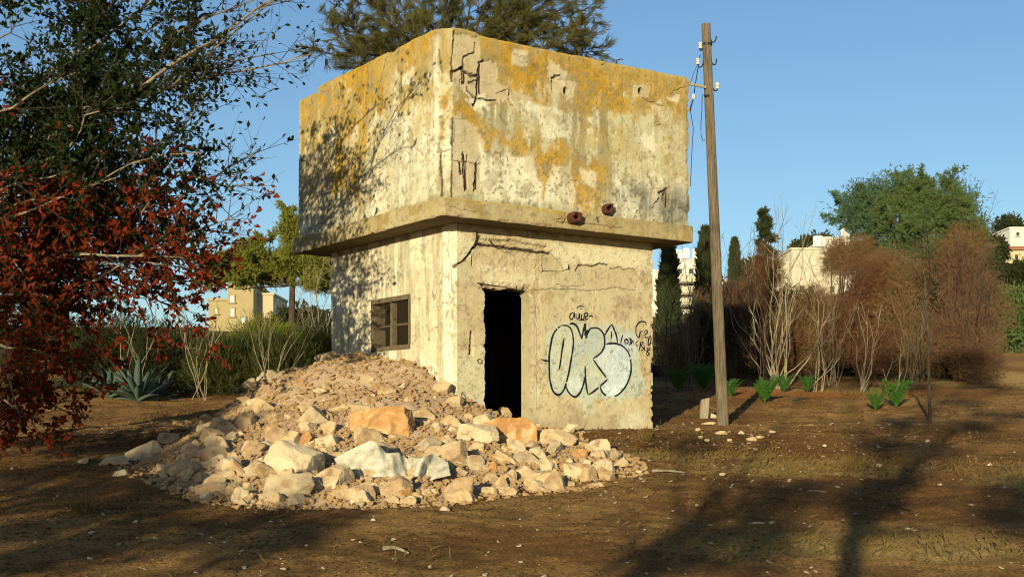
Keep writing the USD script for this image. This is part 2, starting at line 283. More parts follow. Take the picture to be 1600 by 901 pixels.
def drop(px, py, f=surf, lo=8.0, hi=60.0):                      # first point of a surface on the sight line of a photo pixel
    d = np.linspace(lo, hi, 1400); x = (px - CX) / F * d; z = EYE + (CY - py) / F * d
    below = z < f(x, d); i = int(np.argmax(below)) if below.any() else len(d) - 1
    return np.array([x[i], d[i], float(f(x[i], d[i]))])

# ------------------------------------------------------------------ water tower
tower = thing('water_tower', 'abandoned two-storey square concrete water tower with ochre lichen and open black doorway', 'water tower', loc=(*CORNER, 0))
TO = np.array([*CORNER, 0.0])
def part(name, m, mat, parent=tower, **k): return obj(name, m, mat, parent, origin=TO, **k)
class Sheet:
    """the outer skin of a storey: one fine grid wrapped round the plan, carrying colour and relief; s runs left wall, corner, right wall, then the back"""
    def __init__(s, off, cutL, cutR, z0, z1, h, cutE=0.0, cutW=0.0):
        c = CORNER + off * (NL + NR)
        P = [CORNER + LEN_L * L_ + off * (L_ + NL) + cutW * R_ * 0, c + cutL * L_, c + cutR * R_]
        Rend = CORNER + LEN_R * R_ + off * (R_ + NR); Back = CORNER + LEN_R * R_ + LEN_L * L_ + off * (R_ + L_)
        N = [NL, nz(NL + NR), NR]
        if cutE: P += [Rend - cutE * R_, Rend + cutE * L_]; N += [nz(NR + R_), R_]
        else: P += [Rend]; N += [R_]
        P += [Back]; N += [L_]; P += [P[0]]
        s.P, s.N, s.z0, s.z1 = np.array(P), np.array(N), z0, z1
        seg = np.linalg.norm(np.diff(s.P, axis=0), axis=1); s.cum = np.concatenate([[0], np.cumsum(seg)])
        s.nfine = 5 if cutE else 3
        s.h = h; s.sv = None; s.zv = None; s.holes = []
    def hit(s, px, py):
        d = np.array([(px - CX) / F, 1.0]); best = None
        for k in range(s.nfine if s.nfine == 3 else 4):
            den = d @ s.N[k]
            if den >= -1e-6: continue
            t = (s.P[k] @ s.N[k]) / den; q = t * d
            e = s.P[k + 1] - s.P[k]; u = (q - s.P[k]) @ e / (e @ e)
            out = max(-u, u - 1, 0)
            if best is None or out < best[0]: best = (out, s.cum[k] + u * np.linalg.norm(e), EYE + (CY - py) / F * t)
        return np.array(best[1:])
    def pix(s, pts): return np.array([s.hit(*p) for p in pts])
    def hole(s, s0, s1, z0, z1): s.holes.append([s0, s1, z0, z1])
    def grid(s):
        sv = []
        for k in range(len(s.cum) - 1):
            n = max(2, int(round((s.cum[k + 1] - s.cum[k]) / (s.h if k < s.nfine else .12)))); sv.append(np.linspace(s.cum[k], s.cum[k + 1], n + 1)[:-1])
        sv = np.concatenate(sv + [s.cum[-1:]]); zv = np.linspace(s.z0, s.z1, int(round((s.z1 - s.z0) / s.h)) + 1)
        for (a, b, c, d) in s.holes:
            for q in (a, b): sv[np.argmin(abs(sv - q))] = q
            for q in (c, d):
                if s.z0 < q < s.z1: zv[np.argmin(abs(zv - q))] = q
        s.sv, s.zv = sv, zv
        s.S, s.Z = np.meshgrid(sv, zv, indexing='ij')
        s.disp = np.zeros_like(s.S); s.col = np.ones(s.S.shape + (3,)); s.shift = np.zeros_like(s.S); s.lift = np.zeros_like(s.S)
        s.q = np.stack([s.S, s.Z, 0 * s.S], -1)
    def warp(s, amp, sc, seed):
        if not hasattr(s, 'wf'): s.wf = {}
        if sc not in s.wf: s.wf[sc] = [meshkit.fbm(s.q * sc, 4, k) - .5 for k in (11, 12, 13)]
        k = rng_(seed); a, b = k.choice(3, 2, replace=False); m = (int(k.integers(0, s.S.shape[0])), int(k.integers(0, s.S.shape[1])))
        return amp * 2 * np.roll(s.wf[sc][a], m, (0, 1)), amp * 2 * np.roll(s.wf[sc][b], m, (0, 1))
    def wn(s, seed):
        s.warp(1, 9.0, 1); return np.roll(s.wf[9.0][seed % 3], (seed * 37) % 200, 1) + .5
    def poly(s, pts, amp=.08, sc=3.0, seed=1, soft=1.5, uv=False, drip=0.0):
        p = np.asarray(pts, float) if uv else s.pix(pts); a, b = s.warp(amp, sc, seed); X, Y = s.S + a, s.Z + b
        if drip:
            if not hasattr(s, 'dn'): s.dn = meshkit.fbm(s.q * [11, .5, 1], 4, 131) - .5
            Y = Y + drip * 2 * s.dn
        m = np.zeros(X.shape, bool); j = len(p) - 1
        for i in range(len(p)):
            (x0, y0), (x1, y1) = p[i], p[j]
            if y0 != y1: m ^= ((y0 > Y) != (y1 > Y)) & (X < (x1 - x0) * (Y - y0) / (y1 - y0) + x0)
            j = i
        m = m.astype(float)
        return ndimage.gaussian_filter(m, soft) if soft else m
    def near(s, pts, uv=False, wob=.012, seed=3):                   # distance to a polyline, wobbling a little
        p = np.asarray(pts, float) if uv else s.pix(pts); D = np.full(s.S.shape, 9.0)
        lo, hi = p.min(0) - .15, p.max(0) + .15
        I = np.flatnonzero((s.sv > lo[0]) & (s.sv < hi[0])); J = np.flatnonzero((s.zv > lo[1]) & (s.zv < hi[1]))
        if not len(I) or not len(J): return D
        sl = (slice(I[0], I[-1] + 1), slice(J[0], J[-1] + 1))
        q = s.q[sl]; X = s.S[sl] + wob * 2 * (meshkit.fbm(q * 14, 3, seed) - .5); Y = s.Z[sl] + wob * 2 * (meshkit.fbm(q * 14, 3, seed + 9) - .5)
        d = np.full(X.shape, 9.0)
        for (a, b) in zip(p[:-1], p[1:]):
            e = b - a; t = np.clip(((X - a[0]) * e[0] + (Y - a[1]) * e[1]) / max(e @ e, 1e-9), 0, 1)
            d = np.minimum(d, np.hypot(X - a[0] - t * e[0], Y - a[1] - t * e[1]))
        D[sl] = d; return D
    def paint(s, m, c, k=1.0): m = np.clip(m * k, 0, 1)[..., None]; s.col = s.col * (1 - m) + np.asarray(c) * m
    def crack(s, pts, w=.014, depth=.03, c=(.07, .05, .035), uv=False, seed=3):  # dark fill deepens the recess shade in the colour, with some grime
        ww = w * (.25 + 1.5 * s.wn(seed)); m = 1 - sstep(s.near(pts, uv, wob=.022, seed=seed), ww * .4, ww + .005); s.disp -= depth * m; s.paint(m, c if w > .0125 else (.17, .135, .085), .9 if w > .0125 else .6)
    def world(s, ss, z, out=0.0):
        k = np.clip(np.searchsorted(s.cum, ss, 'right') - 1, 0, len(s.cum) - 2); t = (ss - s.cum[k]) / (s.cum[k + 1] - s.cum[k])
        xy = s.P[k] * (1 - t)[..., None] + s.P[k + 1] * t[..., None]
        return np.concatenate([xy + s.N[k] * np.asarray(out)[..., None], np.asarray(z)[..., None]], -1)
    def build(s):
        k = np.clip(np.searchsorted(s.cum, s.sv, 'right') - 1, 0, len(s.cum) - 2)
        n = s.N[k].copy()
        for i, c in enumerate(s.cum[:-1]):
            j = int(np.argmin(abs(s.sv - c))); m = s.N[i] + s.N[i - 1]; n[j] = m / (1 + s.N[i] @ s.N[i - 1])
        n[-1] = n[0]
        base = s.world(s.sv, 0 * s.sv)[:, :2]
        t = np.stack([-s.N[k][:, 1], s.N[k][:, 0]], -1)
        V = np.empty(s.S.shape + (3,))
        V[..., :2] = base[:, None] + n[:, None] * s.disp[..., None] + t[:, None] * s.shift[..., None]
        V[..., 2] = s.Z + s.lift
        V[-1] = V[0]
        ns, nzv = s.S.shape
        keep = np.ones((ns - 1, nzv - 1), bool); s.loops = []
        for (a, b, c, d) in s.holes:
            i0, i1 = np.argmin(abs(s.sv - a)), np.argmin(abs(s.sv - b)); j0, j1 = np.argmin(abs(s.zv - c)), np.argmin(abs(s.zv - d))
            keep[i0:i1, j0:j1] = False
            ij = [(i0, j) for j in range(j0, j1)] + [(i, j1) for i in range(i0, i1)] + [(i1, j) for j in range(j1, j0, -1)] + [(i, j0) for i in range(i1, i0, -1)]
            s.loops.append((np.array([V[i, j] for i, j in ij]), np.array([s.col[i, j] for i, j in ij]), n[(i0 + i1) // 2]))
        I, J = np.nonzero(keep); a = I * nzv + J
        f = np.vstack([np.stack([a, a + nzv, a + nzv + 1], -1), np.stack([a, a + nzv + 1, a + 1], -1)])
        s.V = V
        return V.reshape(-1, 3), f, np.clip(s.col, .01, .85).reshape(-1, 3)
    def rel(s, ss, z):                                            # relief under points given in (s, z)
        return ndimage.map_coordinates(s.disp, [np.interp(ss, s.sv, np.arange(len(s.sv))), np.interp(z, s.zv, np.arange(len(s.zv)))], order=1)

CREAM, WHITE, BARE, OCHRE, OCHRE_D, MOULD, TAN = (.415, .385, .26), (.59, .57, .46), (.345, .315, .215), (.37, .21, .012), (.22, .128, .011), (.11, .1, .065), (.42, .345, .195)
def weather(s, seed):                                            # plaster unevenness shared by both storeys
    f1, f2, f3 = meshkit.fbm(s.q * 1.3, 4, seed), meshkit.fbm(s.q * 5, 4, seed + 1), meshkit.fbm(s.q * 22, 3, seed + 2)
    s.disp += .022 * (f1 - .5) + .009 * (f2 - .5) + .0035 * (f3 - .5)
    return f1, f2, f3

# --- tank storey
T = Sheet(OFF_T, .2, .16, ZL, ZT, .0125); T.grid()
f1, f2, f3 = weather(T, 100)
streak = meshkit.fbm(T.q * [7, .7, 1], 4, 110); streak2 = meshkit.fbm(T.q * [22, 1.6, 1], 3, 111)
left = T.S < T.cum[1]; chamf = (T.S >= T.cum[1]) & (T.S < T.cum[2]); right = (T.S >= T.cum[2]) & (T.S < T.cum[3])
T.col[:] = CREAM
T.paint(sstep(f1 + .5 * (f2 - .5), .42, .62), WHITE, .8)
T.paint(sstep(f2 + .4 * (f3 - .5), .5, .68), BARE, .7)
T.paint(sstep(streak, .48, .68), MOULD, .5); T.paint(sstep(streak + .35 * (f1 - .5), .5, .62) * (T.S > T.cum[2] + 2.0) * right, (.27, .235, .15), .6); T.paint(sstep(streak2 + .4 * (f2 - .5), .56, .75), (.2, .165, .1), .4)
hz = (T.Z - ZL) / (ZT - ZL)
T.paint(sstep(hz + .7 * (f2 - .5) + .5 * (streak - .5), .55, .9), (.31, .215, .055), .75); T.paint(sstep(f1 + .6 * (streak - .5), .5, .66) * sstep(hz, .15, .5), (.22, .18, .09), .55)       # the upper part gone olive with lichen
T.paint(sstep(.14 - hz + .3 * (f2 - .5), .0, .16), (.3, .26, .15), .6)
W1 = dict(amp=.2, sc=4.2, soft=2.0, drip=.34)
for i, (pts, k) in enumerate([
    ([(780, 40), (830, 50), (826, 88), (856, 92), (856, 126), (824, 142), (800, 140), (786, 112)], .95),
    ([(840, 70), (900, 80), (884, 110), (850, 118)], .55), ([(875, 92), (946, 104), (940, 160), (977, 180), (900, 176), (905, 140)], .9),
    ([(940, 130), (975, 136), (984, 163), (1022, 178), (948, 174)], .85),
    ([(710, 138), (736, 155), (748, 189), (798, 199), (820, 216), (886, 220), (884, 250), (858, 266), (850, 314), (838, 292), (828, 250), (792, 256), (792, 220), (742, 218), (714, 164)], .92),
    ([(889, 228), (934, 262), (956, 272), (950, 296), (934, 313), (916, 336), (898, 314), (890, 256)], .85), ([(836, 150), (858, 140), (856, 176), (838, 190)], .7),
    ([(950, 96), (1070, 118), (1066, 190), (1010, 180), (960, 130)], .45), ([(745, 52), (780, 60), (776, 96), (750, 96)], .6),
    ([(684, 128), (703, 130), (703, 206), (686, 204)], .9),
    ([(495, 128), (612, 74), (611, 126), (600, 182), (578, 198), (566, 256), (562, 318), (522, 300), (522, 210), (495, 176)], .95),
    ([(616, 74), (684, 44), (677, 78), (658, 90), (626, 106)], .95), ([(620, 100), (660, 90), (650, 150), (622, 190)], .45),
    ([(463, 150), (496, 140), (495, 222), (474, 230)], .5), ([(470, 230), (520, 210), (524, 300), (480, 330)], .3), ([(562, 250), (590, 200), (600, 300), (566, 330)], .4)]):
    m = T.poly(pts, seed=200 + i, **W1); T.paint(m * sstep(f2 + .5 * f3 + .3 * (streak2 - .5), .3, .58), OCHRE, .97 * k); T.paint(m * sstep(f2 + .7 * (f3 - .5) + .3 * (streak2 - .5), .45, .64), OCHRE_D, .8 * k); T.paint(m * sstep(.5 * f1 + .5 * f3 + .3 * (f2 - .5), .54, .64), (.33, .29, .17), .5)
for i, (pts, c, k) in enumerate([
    ([(575, 190), (684, 150), (688, 305), (600, 330), (570, 290)], WHITE, .55), ([(628, 118), (650, 108), (646, 130), (630, 134)], WHITE, .8), ([(676, 60), (686, 56), (690, 240), (680, 260)], (.62, .6, .5), .7),
    ([(700, 150), (708, 150), (708, 300), (692, 300), (692, 210)], WHITE, .6),
    ([(752, 250), (800, 246), (830, 246), (846, 296), (840, 316), (756, 312), (750, 280)], (.6, .57, .45), .95), ([(826, 160), (885, 175), (886, 215), (830, 214), (812, 190)], WHITE, .75),
    ([(862, 256), (892, 262), (900, 314), (850, 314)], (.58, .53, .4), .8), ([(802, 76), (828, 78), (826, 102), (800, 100)], (.5, .45, .33), .9), ([(908, 262), (932, 272), (930, 296), (908, 290)], (.6, .56, .44), .8),
    ([(980, 300), (1030, 320), (1020, 345), (976, 336)], WHITE, .6), ([(960, 190), (1040, 200), (1030, 290), (968, 280)], (.42, .37, .25), .5), ([(1040, 170), (1074, 180), (1074, 330), (1046, 320)], (.34, .27, .16), .5),
    ([(466, 250), (492, 235), (530, 330), (520, 352), (466, 360)], (.2, .17, .12), .6), ([(600, 90), (614, 84), (614, 320), (604, 326)], (.36, .31, .2), .55)]):
    T.paint(T.poly(pts, amp=.07, sc=5, seed=260 + i, soft=1.2) * (.65 + .35 * sstep(f3, .35, .6)), c, k)
T.paint(sstep(f2 + .7 * (f3 - .5) + .5 * (streak - .5), .55, .75), (.24, .195, .1), .5); T.paint(sstep(f3 + .3 * (f1 - .5), .62, .8), (.16, .13, .08), .7)
ol = meshkit.fbm(T.q * 2.3, 4, 117); T.paint(sstep(ol + .5 * (f3 - .5), .54, .7) * sstep(hz, .1, .6), (.33, .24, .06), .55)
pit = meshkit.fbm(T.q * 30, 2, 118); T.disp -= .006 * sstep(pit, .68, .8)
# plaster fallen off: recessed plates
for i, (pts, dp) in enumerate([([(706, 56), (748, 60), (752, 92), (776, 96), (776, 126), (798, 138), (800, 157), (770, 158), (742, 170), (730, 150), (708, 122)], .022), ([(709, 186), (726, 184), (745, 200), (752, 240), (750, 300), (706, 306)], .018),
                               ([(800, 140), (832, 152), (826, 160), (798, 158)], .012), ([(862, 121), (900, 128), (894, 152), (864, 140)], .012), ([(988, 128), (1014, 134), (1014, 152), (990, 150)], .012), ([(1018, 296), (1048, 290), (1046, 328), (1016, 330)], .014)]):
    m = T.poly(pts, amp=.05, sc=6, seed=300 + i, soft=.7); T.disp -= dp * m * (.7 + .6 * f2); T.paint(m, (.42, .355, .235), .8)
for i in range(26):                                              # broken edges of thin skim coats
    r = rng_(900 + i); s0, z0 = r.uniform(.2, T.cum[3] - .2), r.uniform(ZL + .1, ZT - .2); a = np.sort(r.uniform(0, 6.28, 9)); rr = r.uniform(.06, .26, 9)
    m = T.poly(np.stack([s0 + rr * np.cos(a), z0 + rr * 1.2 * np.sin(a)], -1), amp=.05, sc=7, seed=330 + i, soft=.6, uv=True); T.disp += r.choice([-.006, .005]) * m; T.paint(m, r.choice([.9, 1.1]) * np.array(BARE if r.random() < .5 else WHITE), .45)
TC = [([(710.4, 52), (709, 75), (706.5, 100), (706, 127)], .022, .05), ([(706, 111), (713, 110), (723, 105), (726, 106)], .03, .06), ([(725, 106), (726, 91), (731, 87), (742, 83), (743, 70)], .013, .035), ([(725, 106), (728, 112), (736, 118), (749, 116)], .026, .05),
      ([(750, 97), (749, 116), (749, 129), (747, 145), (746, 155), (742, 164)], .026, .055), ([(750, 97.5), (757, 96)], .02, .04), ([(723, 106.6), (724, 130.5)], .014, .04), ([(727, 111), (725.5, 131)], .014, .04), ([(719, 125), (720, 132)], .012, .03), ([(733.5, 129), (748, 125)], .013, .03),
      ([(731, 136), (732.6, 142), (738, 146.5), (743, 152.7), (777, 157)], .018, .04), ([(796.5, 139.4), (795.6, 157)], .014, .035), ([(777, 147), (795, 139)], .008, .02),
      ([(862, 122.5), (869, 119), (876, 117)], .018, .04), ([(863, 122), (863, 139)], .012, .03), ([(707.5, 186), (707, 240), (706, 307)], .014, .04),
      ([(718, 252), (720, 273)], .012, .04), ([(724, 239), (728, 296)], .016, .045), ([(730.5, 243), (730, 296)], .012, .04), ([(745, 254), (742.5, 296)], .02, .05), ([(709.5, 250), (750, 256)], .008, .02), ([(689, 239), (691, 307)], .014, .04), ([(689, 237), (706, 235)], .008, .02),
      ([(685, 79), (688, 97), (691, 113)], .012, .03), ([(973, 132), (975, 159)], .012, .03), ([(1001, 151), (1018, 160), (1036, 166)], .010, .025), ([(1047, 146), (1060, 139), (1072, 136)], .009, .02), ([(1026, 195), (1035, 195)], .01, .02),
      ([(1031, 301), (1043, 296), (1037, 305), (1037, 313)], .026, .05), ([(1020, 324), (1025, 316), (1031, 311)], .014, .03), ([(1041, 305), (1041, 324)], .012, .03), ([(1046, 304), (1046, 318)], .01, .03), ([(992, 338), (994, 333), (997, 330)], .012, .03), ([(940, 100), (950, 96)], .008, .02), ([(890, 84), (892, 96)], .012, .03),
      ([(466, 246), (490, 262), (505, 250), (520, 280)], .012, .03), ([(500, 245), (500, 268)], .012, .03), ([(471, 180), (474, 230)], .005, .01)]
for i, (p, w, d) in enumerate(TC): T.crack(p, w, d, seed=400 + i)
for (hx, hy, r) in ((884.6, 141.5, .05), (1002, 141.5, .055)):
    c = T.hit(hx, hy); dd = np.hypot(T.S - c[0], (T.Z - c[1]) * .85) + .02 * (f3 - .5); m = 1 - sstep(dd, r * .8, r * 1.1); T.disp -= .16 * m; T.paint(m, (.05, .04, .03)); T.paint((1 - sstep(dd, r, r * 2.6)) * (1 - m), BARE, .5)
topx = [462, 495, 497, 560, 609, 614, 620, 670, 686, 697, 728, 744, 750, 800, 900, 1000, 1077]
topy = [158, 143.5, 134, 103, 80, 81, 74, 48, 45, 44, 44.5, 50, 54, 66, 86, 106, 121]
ts = np.array([T.hit(x, y) for x, y in zip(topx, topy)])
dzt = np.interp(T.sv, ts[:, 0], ts[:, 1] - ZT, right=0) + .03 * (meshkit.fbm(np.stack([T.sv * 6, 0 * T.sv, 0 * T.sv], -1), 4, 7) - .5)
dzt[-1] = dzt[0]; T.lift += sstep(T.Z, ZT - .6, ZT) * dzt[:, None]
rnd = sstep(T.Z, ZT - .05, ZT); T.disp -= .03 * rnd * rnd
e2 = np.abs(T.S - T.cum[3]); T.disp -= .03 * (1 - sstep(e2, 0, .08)) * sstep(meshkit.fbm(T.q * 11, 4, 77), .5, .7)
T.paint(np.full(T.S.shape, .05), (T.col @ np.array([.33, .5, .17]))[..., None] * np.array([1.1, 1.06, .88]))
v, f, c = T.build()
# rim, inner faces and floor of the tank
top = T.V[:-1, -1]; cen = np.array([*(T.P[:-1].mean(0)), 0]); inner = top + (cen - top) * [.075, .075, 0]; low = inner * [1, 1, 0] + [0, 0, ZL + .35]
n0 = len(v); k = len(top); ring = np.vstack([top, inner, low, [[*cen[:2], ZL + .35]]]); i = np.arange(k); j = (i + 1) % k
rf = np.vstack([np.stack([i, j, j + k], -1), np.stack([i, j + k, i + k], -1), np.stack([i + k, j + k, j + 2 * k], -1), np.stack([i + k, j + 2 * k, i + 2 * k], -1), np.stack([i + 2 * k, j + 2 * k, np.full(k, 3 * k)], -1)])
rc = np.tile(np.array([[.4, .32, .17]]), (len(ring), 1))
part('tank_wall', (np.vstack([v, ring]), np.vstack([f, rf + n0])), 'plaster', smooth=35 if False else False, color=np.vstack([c, rc]))

# --- slab between the storeys
Sb = Sheet(OFF_S, .05, .05, ZU, ZL, .0125, cutE=.08); Sb.grid()
f1, f2, f3 = weather(Sb, 140)
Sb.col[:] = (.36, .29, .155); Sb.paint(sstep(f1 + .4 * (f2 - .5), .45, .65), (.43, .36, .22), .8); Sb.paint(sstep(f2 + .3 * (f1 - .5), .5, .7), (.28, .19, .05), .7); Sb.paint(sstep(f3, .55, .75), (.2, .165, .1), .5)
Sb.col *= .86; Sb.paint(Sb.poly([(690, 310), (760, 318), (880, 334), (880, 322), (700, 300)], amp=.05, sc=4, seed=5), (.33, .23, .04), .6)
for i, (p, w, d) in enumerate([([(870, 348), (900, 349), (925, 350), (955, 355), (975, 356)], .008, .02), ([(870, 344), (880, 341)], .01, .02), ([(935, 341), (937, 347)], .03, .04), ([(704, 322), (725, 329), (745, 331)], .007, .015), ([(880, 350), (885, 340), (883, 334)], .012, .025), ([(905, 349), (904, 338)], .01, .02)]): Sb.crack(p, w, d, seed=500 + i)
edge = np.minimum(Sb.Z - ZU, ZL - Sb.Z); Sb.disp -= .009 * (1 - sstep(edge, 0, .02)) ** 2 + .035 * (1 - sstep(edge, 0, .05)) * sstep(meshkit.fbm(Sb.q * 4, 4, 62), .56, .75)
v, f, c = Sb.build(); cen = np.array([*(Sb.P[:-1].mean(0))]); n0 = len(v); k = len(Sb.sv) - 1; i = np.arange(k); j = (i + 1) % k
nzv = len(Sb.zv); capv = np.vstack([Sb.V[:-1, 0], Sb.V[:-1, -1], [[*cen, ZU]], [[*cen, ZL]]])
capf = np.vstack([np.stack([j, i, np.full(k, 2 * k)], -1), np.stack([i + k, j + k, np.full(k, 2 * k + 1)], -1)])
part('slab', (np.vstack([v, capv]), np.vstack([f, capf + n0])), 'plaster', color=np.vstack([c, np.tile([[.2, .15, .08]], (len(capv), 1))]))  # caps coloured darker than the edge, painting in the shadow under the slab

# --- lower storey with door and window
B = Sheet(0.0, .30, .07, -.7, ZU, .0125)
d0, d1 = B.hit(757, 450), B.hit(827.5, 660); DZ = B.hit(790, 451)[1]
w0, w1 = B.hit(581, 508), B.hit(641, 500); WZ0, WZ1 = B.hit(641, 543)[1], B.hit(641, 460)[1]
B.hole(d0[0], d1[0], -.7 + .0, DZ); B.hole(w0[0], w1[0], WZ0, WZ1); B.grid()
f1, f2, f3 = weather(B, 170)
streak = meshkit.fbm(B.q * [6, .6, 1], 4, 180); streak2 = meshkit.fbm(B.q * [18, 1.2, 1], 3, 181)
left = B.S < B.cum[1]; chamf = (B.S >= B.cum[1] - .02) & (B.S < B.cum[2]); right = (B.S >= B.cum[2]) & (B.S < B.cum[3])
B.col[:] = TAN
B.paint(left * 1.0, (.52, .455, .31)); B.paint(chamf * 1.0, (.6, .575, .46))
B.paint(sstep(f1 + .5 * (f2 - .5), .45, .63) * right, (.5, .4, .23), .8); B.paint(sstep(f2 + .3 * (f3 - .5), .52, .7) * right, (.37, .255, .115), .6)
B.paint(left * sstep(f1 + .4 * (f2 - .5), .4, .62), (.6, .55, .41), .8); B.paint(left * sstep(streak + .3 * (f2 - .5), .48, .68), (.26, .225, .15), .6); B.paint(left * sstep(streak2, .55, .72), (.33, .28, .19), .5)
B.paint(sstep(streak2 + .3 * (f2 - .5), .56, .74), (.3, .22, .12), .3)
for i, (pts, c, k) in enumerate([
    ([(712, 362), (745, 376), (735, 400), (716, 414)], (.5, .465, .33), .9), ([(858, 380), (1020, 396), (1022, 424), (960, 416), (904, 412), (884, 420), (862, 394)], (.52, .475, .33), .9),
    ([(745, 384), (842, 396), (845, 424), (760, 440), (740, 436), (738, 412)], (.46, .355, .2), .8), ([(760, 425), (842, 428), (850, 444), (756, 444)], (.52, .45, .29), .8), ([(744, 415), (800, 418), (790, 424), (746, 424)], (.58, .52, .38), .7),
    ([(714, 440), (756, 446), (756, 540), (716, 560)], (.41, .315, .165), .7), ([(714, 556), (760, 540), (766, 640), (716, 630)], (.46, .425, .26), .85), ([(828, 450), (872, 453), (866, 474), (836, 478)], (.43, .29, .11), .7), ([(836, 462), (844, 462), (846, 600), (836, 640)], (.52, .46, .32), .8),
    ([(968, 650), (1000, 644), (1004, 662), (996, 676), (966, 676)], (.53, .49, .37), .9), ([(905, 622), (932, 626), (930, 644), (912, 650)], (.5, .48, .4), .6), ([(990, 530), (1022, 520), (1022, 650), (1000, 640)], (.4, .27, .1), .6),
    ([(960, 460), (985, 462), (985, 500), (966, 500)], (.32, .245, .14), .55), ([(880, 540), (900, 640), (860, 660), (846, 600)], (.4, .285, .12), .4)]):
    B.paint(B.poly(pts, amp=.06, sc=5, seed=560 + i, soft=1.4) * (.6 + .4 * sstep(f3, .35, .6)), c, k)
# pale spray paint of the graffiti
def G(p): return [(840 + x / 5.005, 460 + y / 5.005) for x, y in p]
for i, (pts, c, k) in enumerate([
    (G([(70, 300), (140, 225), (300, 215), (480, 235), (600, 240), (760, 280), (790, 420), (800, 600), (840, 700), (800, 800), (640, 830), (430, 800), (390, 880), (340, 800), (130, 790), (80, 700), (60, 560)]), (.31, .44, .43), .8),
    (G([(530, 390), (650, 395), (728, 510), (730, 590), (670, 740), (560, 795), (490, 730), (545, 660), (440, 500), (505, 440)]), (.38, .5, .62), .97), (G([(380, 345), (420, 262), (500, 285), (525, 380), (470, 475), (320, 450), (330, 380)]), (.28, .36, .4), .8),
    (G([(645, 300), (750, 296), (760, 505), (640, 505)]), (.33, .4, .56), .9), (G([(240, 640), (330, 640), (350, 720), (290, 800), (230, 730)]), (.45, .56, .68), .9), (G([(490, 700), (560, 720), (700, 690), (620, 790), (530, 785)]), (.48, .6, .7), .9), (G([(100, 300), (200, 250), (270, 330), (250, 560), (180, 740), (110, 700)]), (.47, .45, .33), .5)]):
    B.paint(B.poly(pts, amp=.035, sc=8, seed=600 + i, soft=2) * (.55 + .45 * sstep(f2 + .4 * (f3 - .5), .36, .6)), c, k)
for i, (pts, dp) in enumerate([([(746, 373), (800, 376), (856, 384), (858, 395), (800, 389), (746, 382)], .05), ([(740, 386), (843, 397), (845, 424), (790, 418), (748, 414), (738, 414)], .022), ([(846, 397), (860, 396), (882, 420), (872, 426), (848, 425)], .02), ([(904, 414), (950, 413), (972, 424), (1000, 422), (996, 452), (920, 452), (900, 430)], .008),
                               ([(735, 517), (740, 517), (740, 556), (733, 556)], .03), ([(681, 478), (688, 476), (690, 530), (686, 536), (681, 520)], .02), ([(683, 536), (688, 536), (688, 592), (684, 592)], .012), ([(842, 380), (848, 600), (838, 600), (834, 462)], .006)]):
    m = B.poly(pts, amp=.03, sc=9, seed=640 + i, soft=.7); B.disp -= dp * m * (.6 + .8 * meshkit.fbm(B.q * 12, 3, 66)); B.paint(m, (.4, .3, .165), .55)
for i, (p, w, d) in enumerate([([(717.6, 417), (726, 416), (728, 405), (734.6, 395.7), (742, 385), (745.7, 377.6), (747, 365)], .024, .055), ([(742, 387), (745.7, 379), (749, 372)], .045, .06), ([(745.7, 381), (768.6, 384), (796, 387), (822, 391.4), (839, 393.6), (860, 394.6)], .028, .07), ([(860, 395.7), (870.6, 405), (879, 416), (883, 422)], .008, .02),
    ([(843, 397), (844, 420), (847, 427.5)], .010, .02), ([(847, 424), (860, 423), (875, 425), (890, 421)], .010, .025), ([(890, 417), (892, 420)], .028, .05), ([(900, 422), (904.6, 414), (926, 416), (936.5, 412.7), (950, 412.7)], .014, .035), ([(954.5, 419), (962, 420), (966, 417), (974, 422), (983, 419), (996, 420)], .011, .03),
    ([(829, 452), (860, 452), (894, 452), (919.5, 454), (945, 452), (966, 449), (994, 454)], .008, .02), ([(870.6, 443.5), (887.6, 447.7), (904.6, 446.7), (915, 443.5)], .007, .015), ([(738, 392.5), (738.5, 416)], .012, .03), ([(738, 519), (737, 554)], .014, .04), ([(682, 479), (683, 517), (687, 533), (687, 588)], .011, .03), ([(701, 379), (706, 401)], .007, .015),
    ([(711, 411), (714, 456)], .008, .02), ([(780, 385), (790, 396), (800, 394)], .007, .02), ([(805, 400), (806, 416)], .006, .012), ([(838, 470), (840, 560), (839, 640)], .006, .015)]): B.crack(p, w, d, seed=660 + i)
ld = np.minimum(np.abs(B.S - d0[0]) + 9 * (B.Z > DZ + .05), 9); rag = meshkit.fbm(np.stack([B.Z * 15, B.Z * 0, B.Z * 0], -1), 4, 71) - .5
B.shift += .07 * rag * (1 - sstep(ld, 0, .12)) + .004 * rag * (1 - sstep(np.abs(B.S - d1[0]), 0, .03))
td = np.abs(B.Z - DZ); inn = sstep(B.S, d0[0] - .2, d0[0]) * (1 - sstep(B.S, d1[0], d1[0] + .25)); rag2 = meshkit.fbm(np.stack([B.S * 7, B.S * 0, B.S * 0], -1), 4, 72) - .6
B.lift += .11 * rag2 * inn * (1 - sstep(td, 0, .1)); B.disp -= .07 * inn * (1 - sstep(td, 0, .12)) * sstep(meshkit.fbm(B.q * 8, 3, 73), .4, .6); B.paint(inn * (1 - sstep(td + .05 * (f3 - .5), 0, .08)), (.2, .1, .05), .6)
B.disp += .035 * (1 - sstep(B.Z, .05, .09)) * (B.S > B.hit(985, 660)[0]) * (B.S < B.cum[3])      # low footing at the right-hand corner
B.disp -= .035 * (1 - sstep(np.abs(B.S - B.cum[3]), 0, .06)) * sstep(meshkit.fbm(B.q * 11, 4, 78), .5, .7)
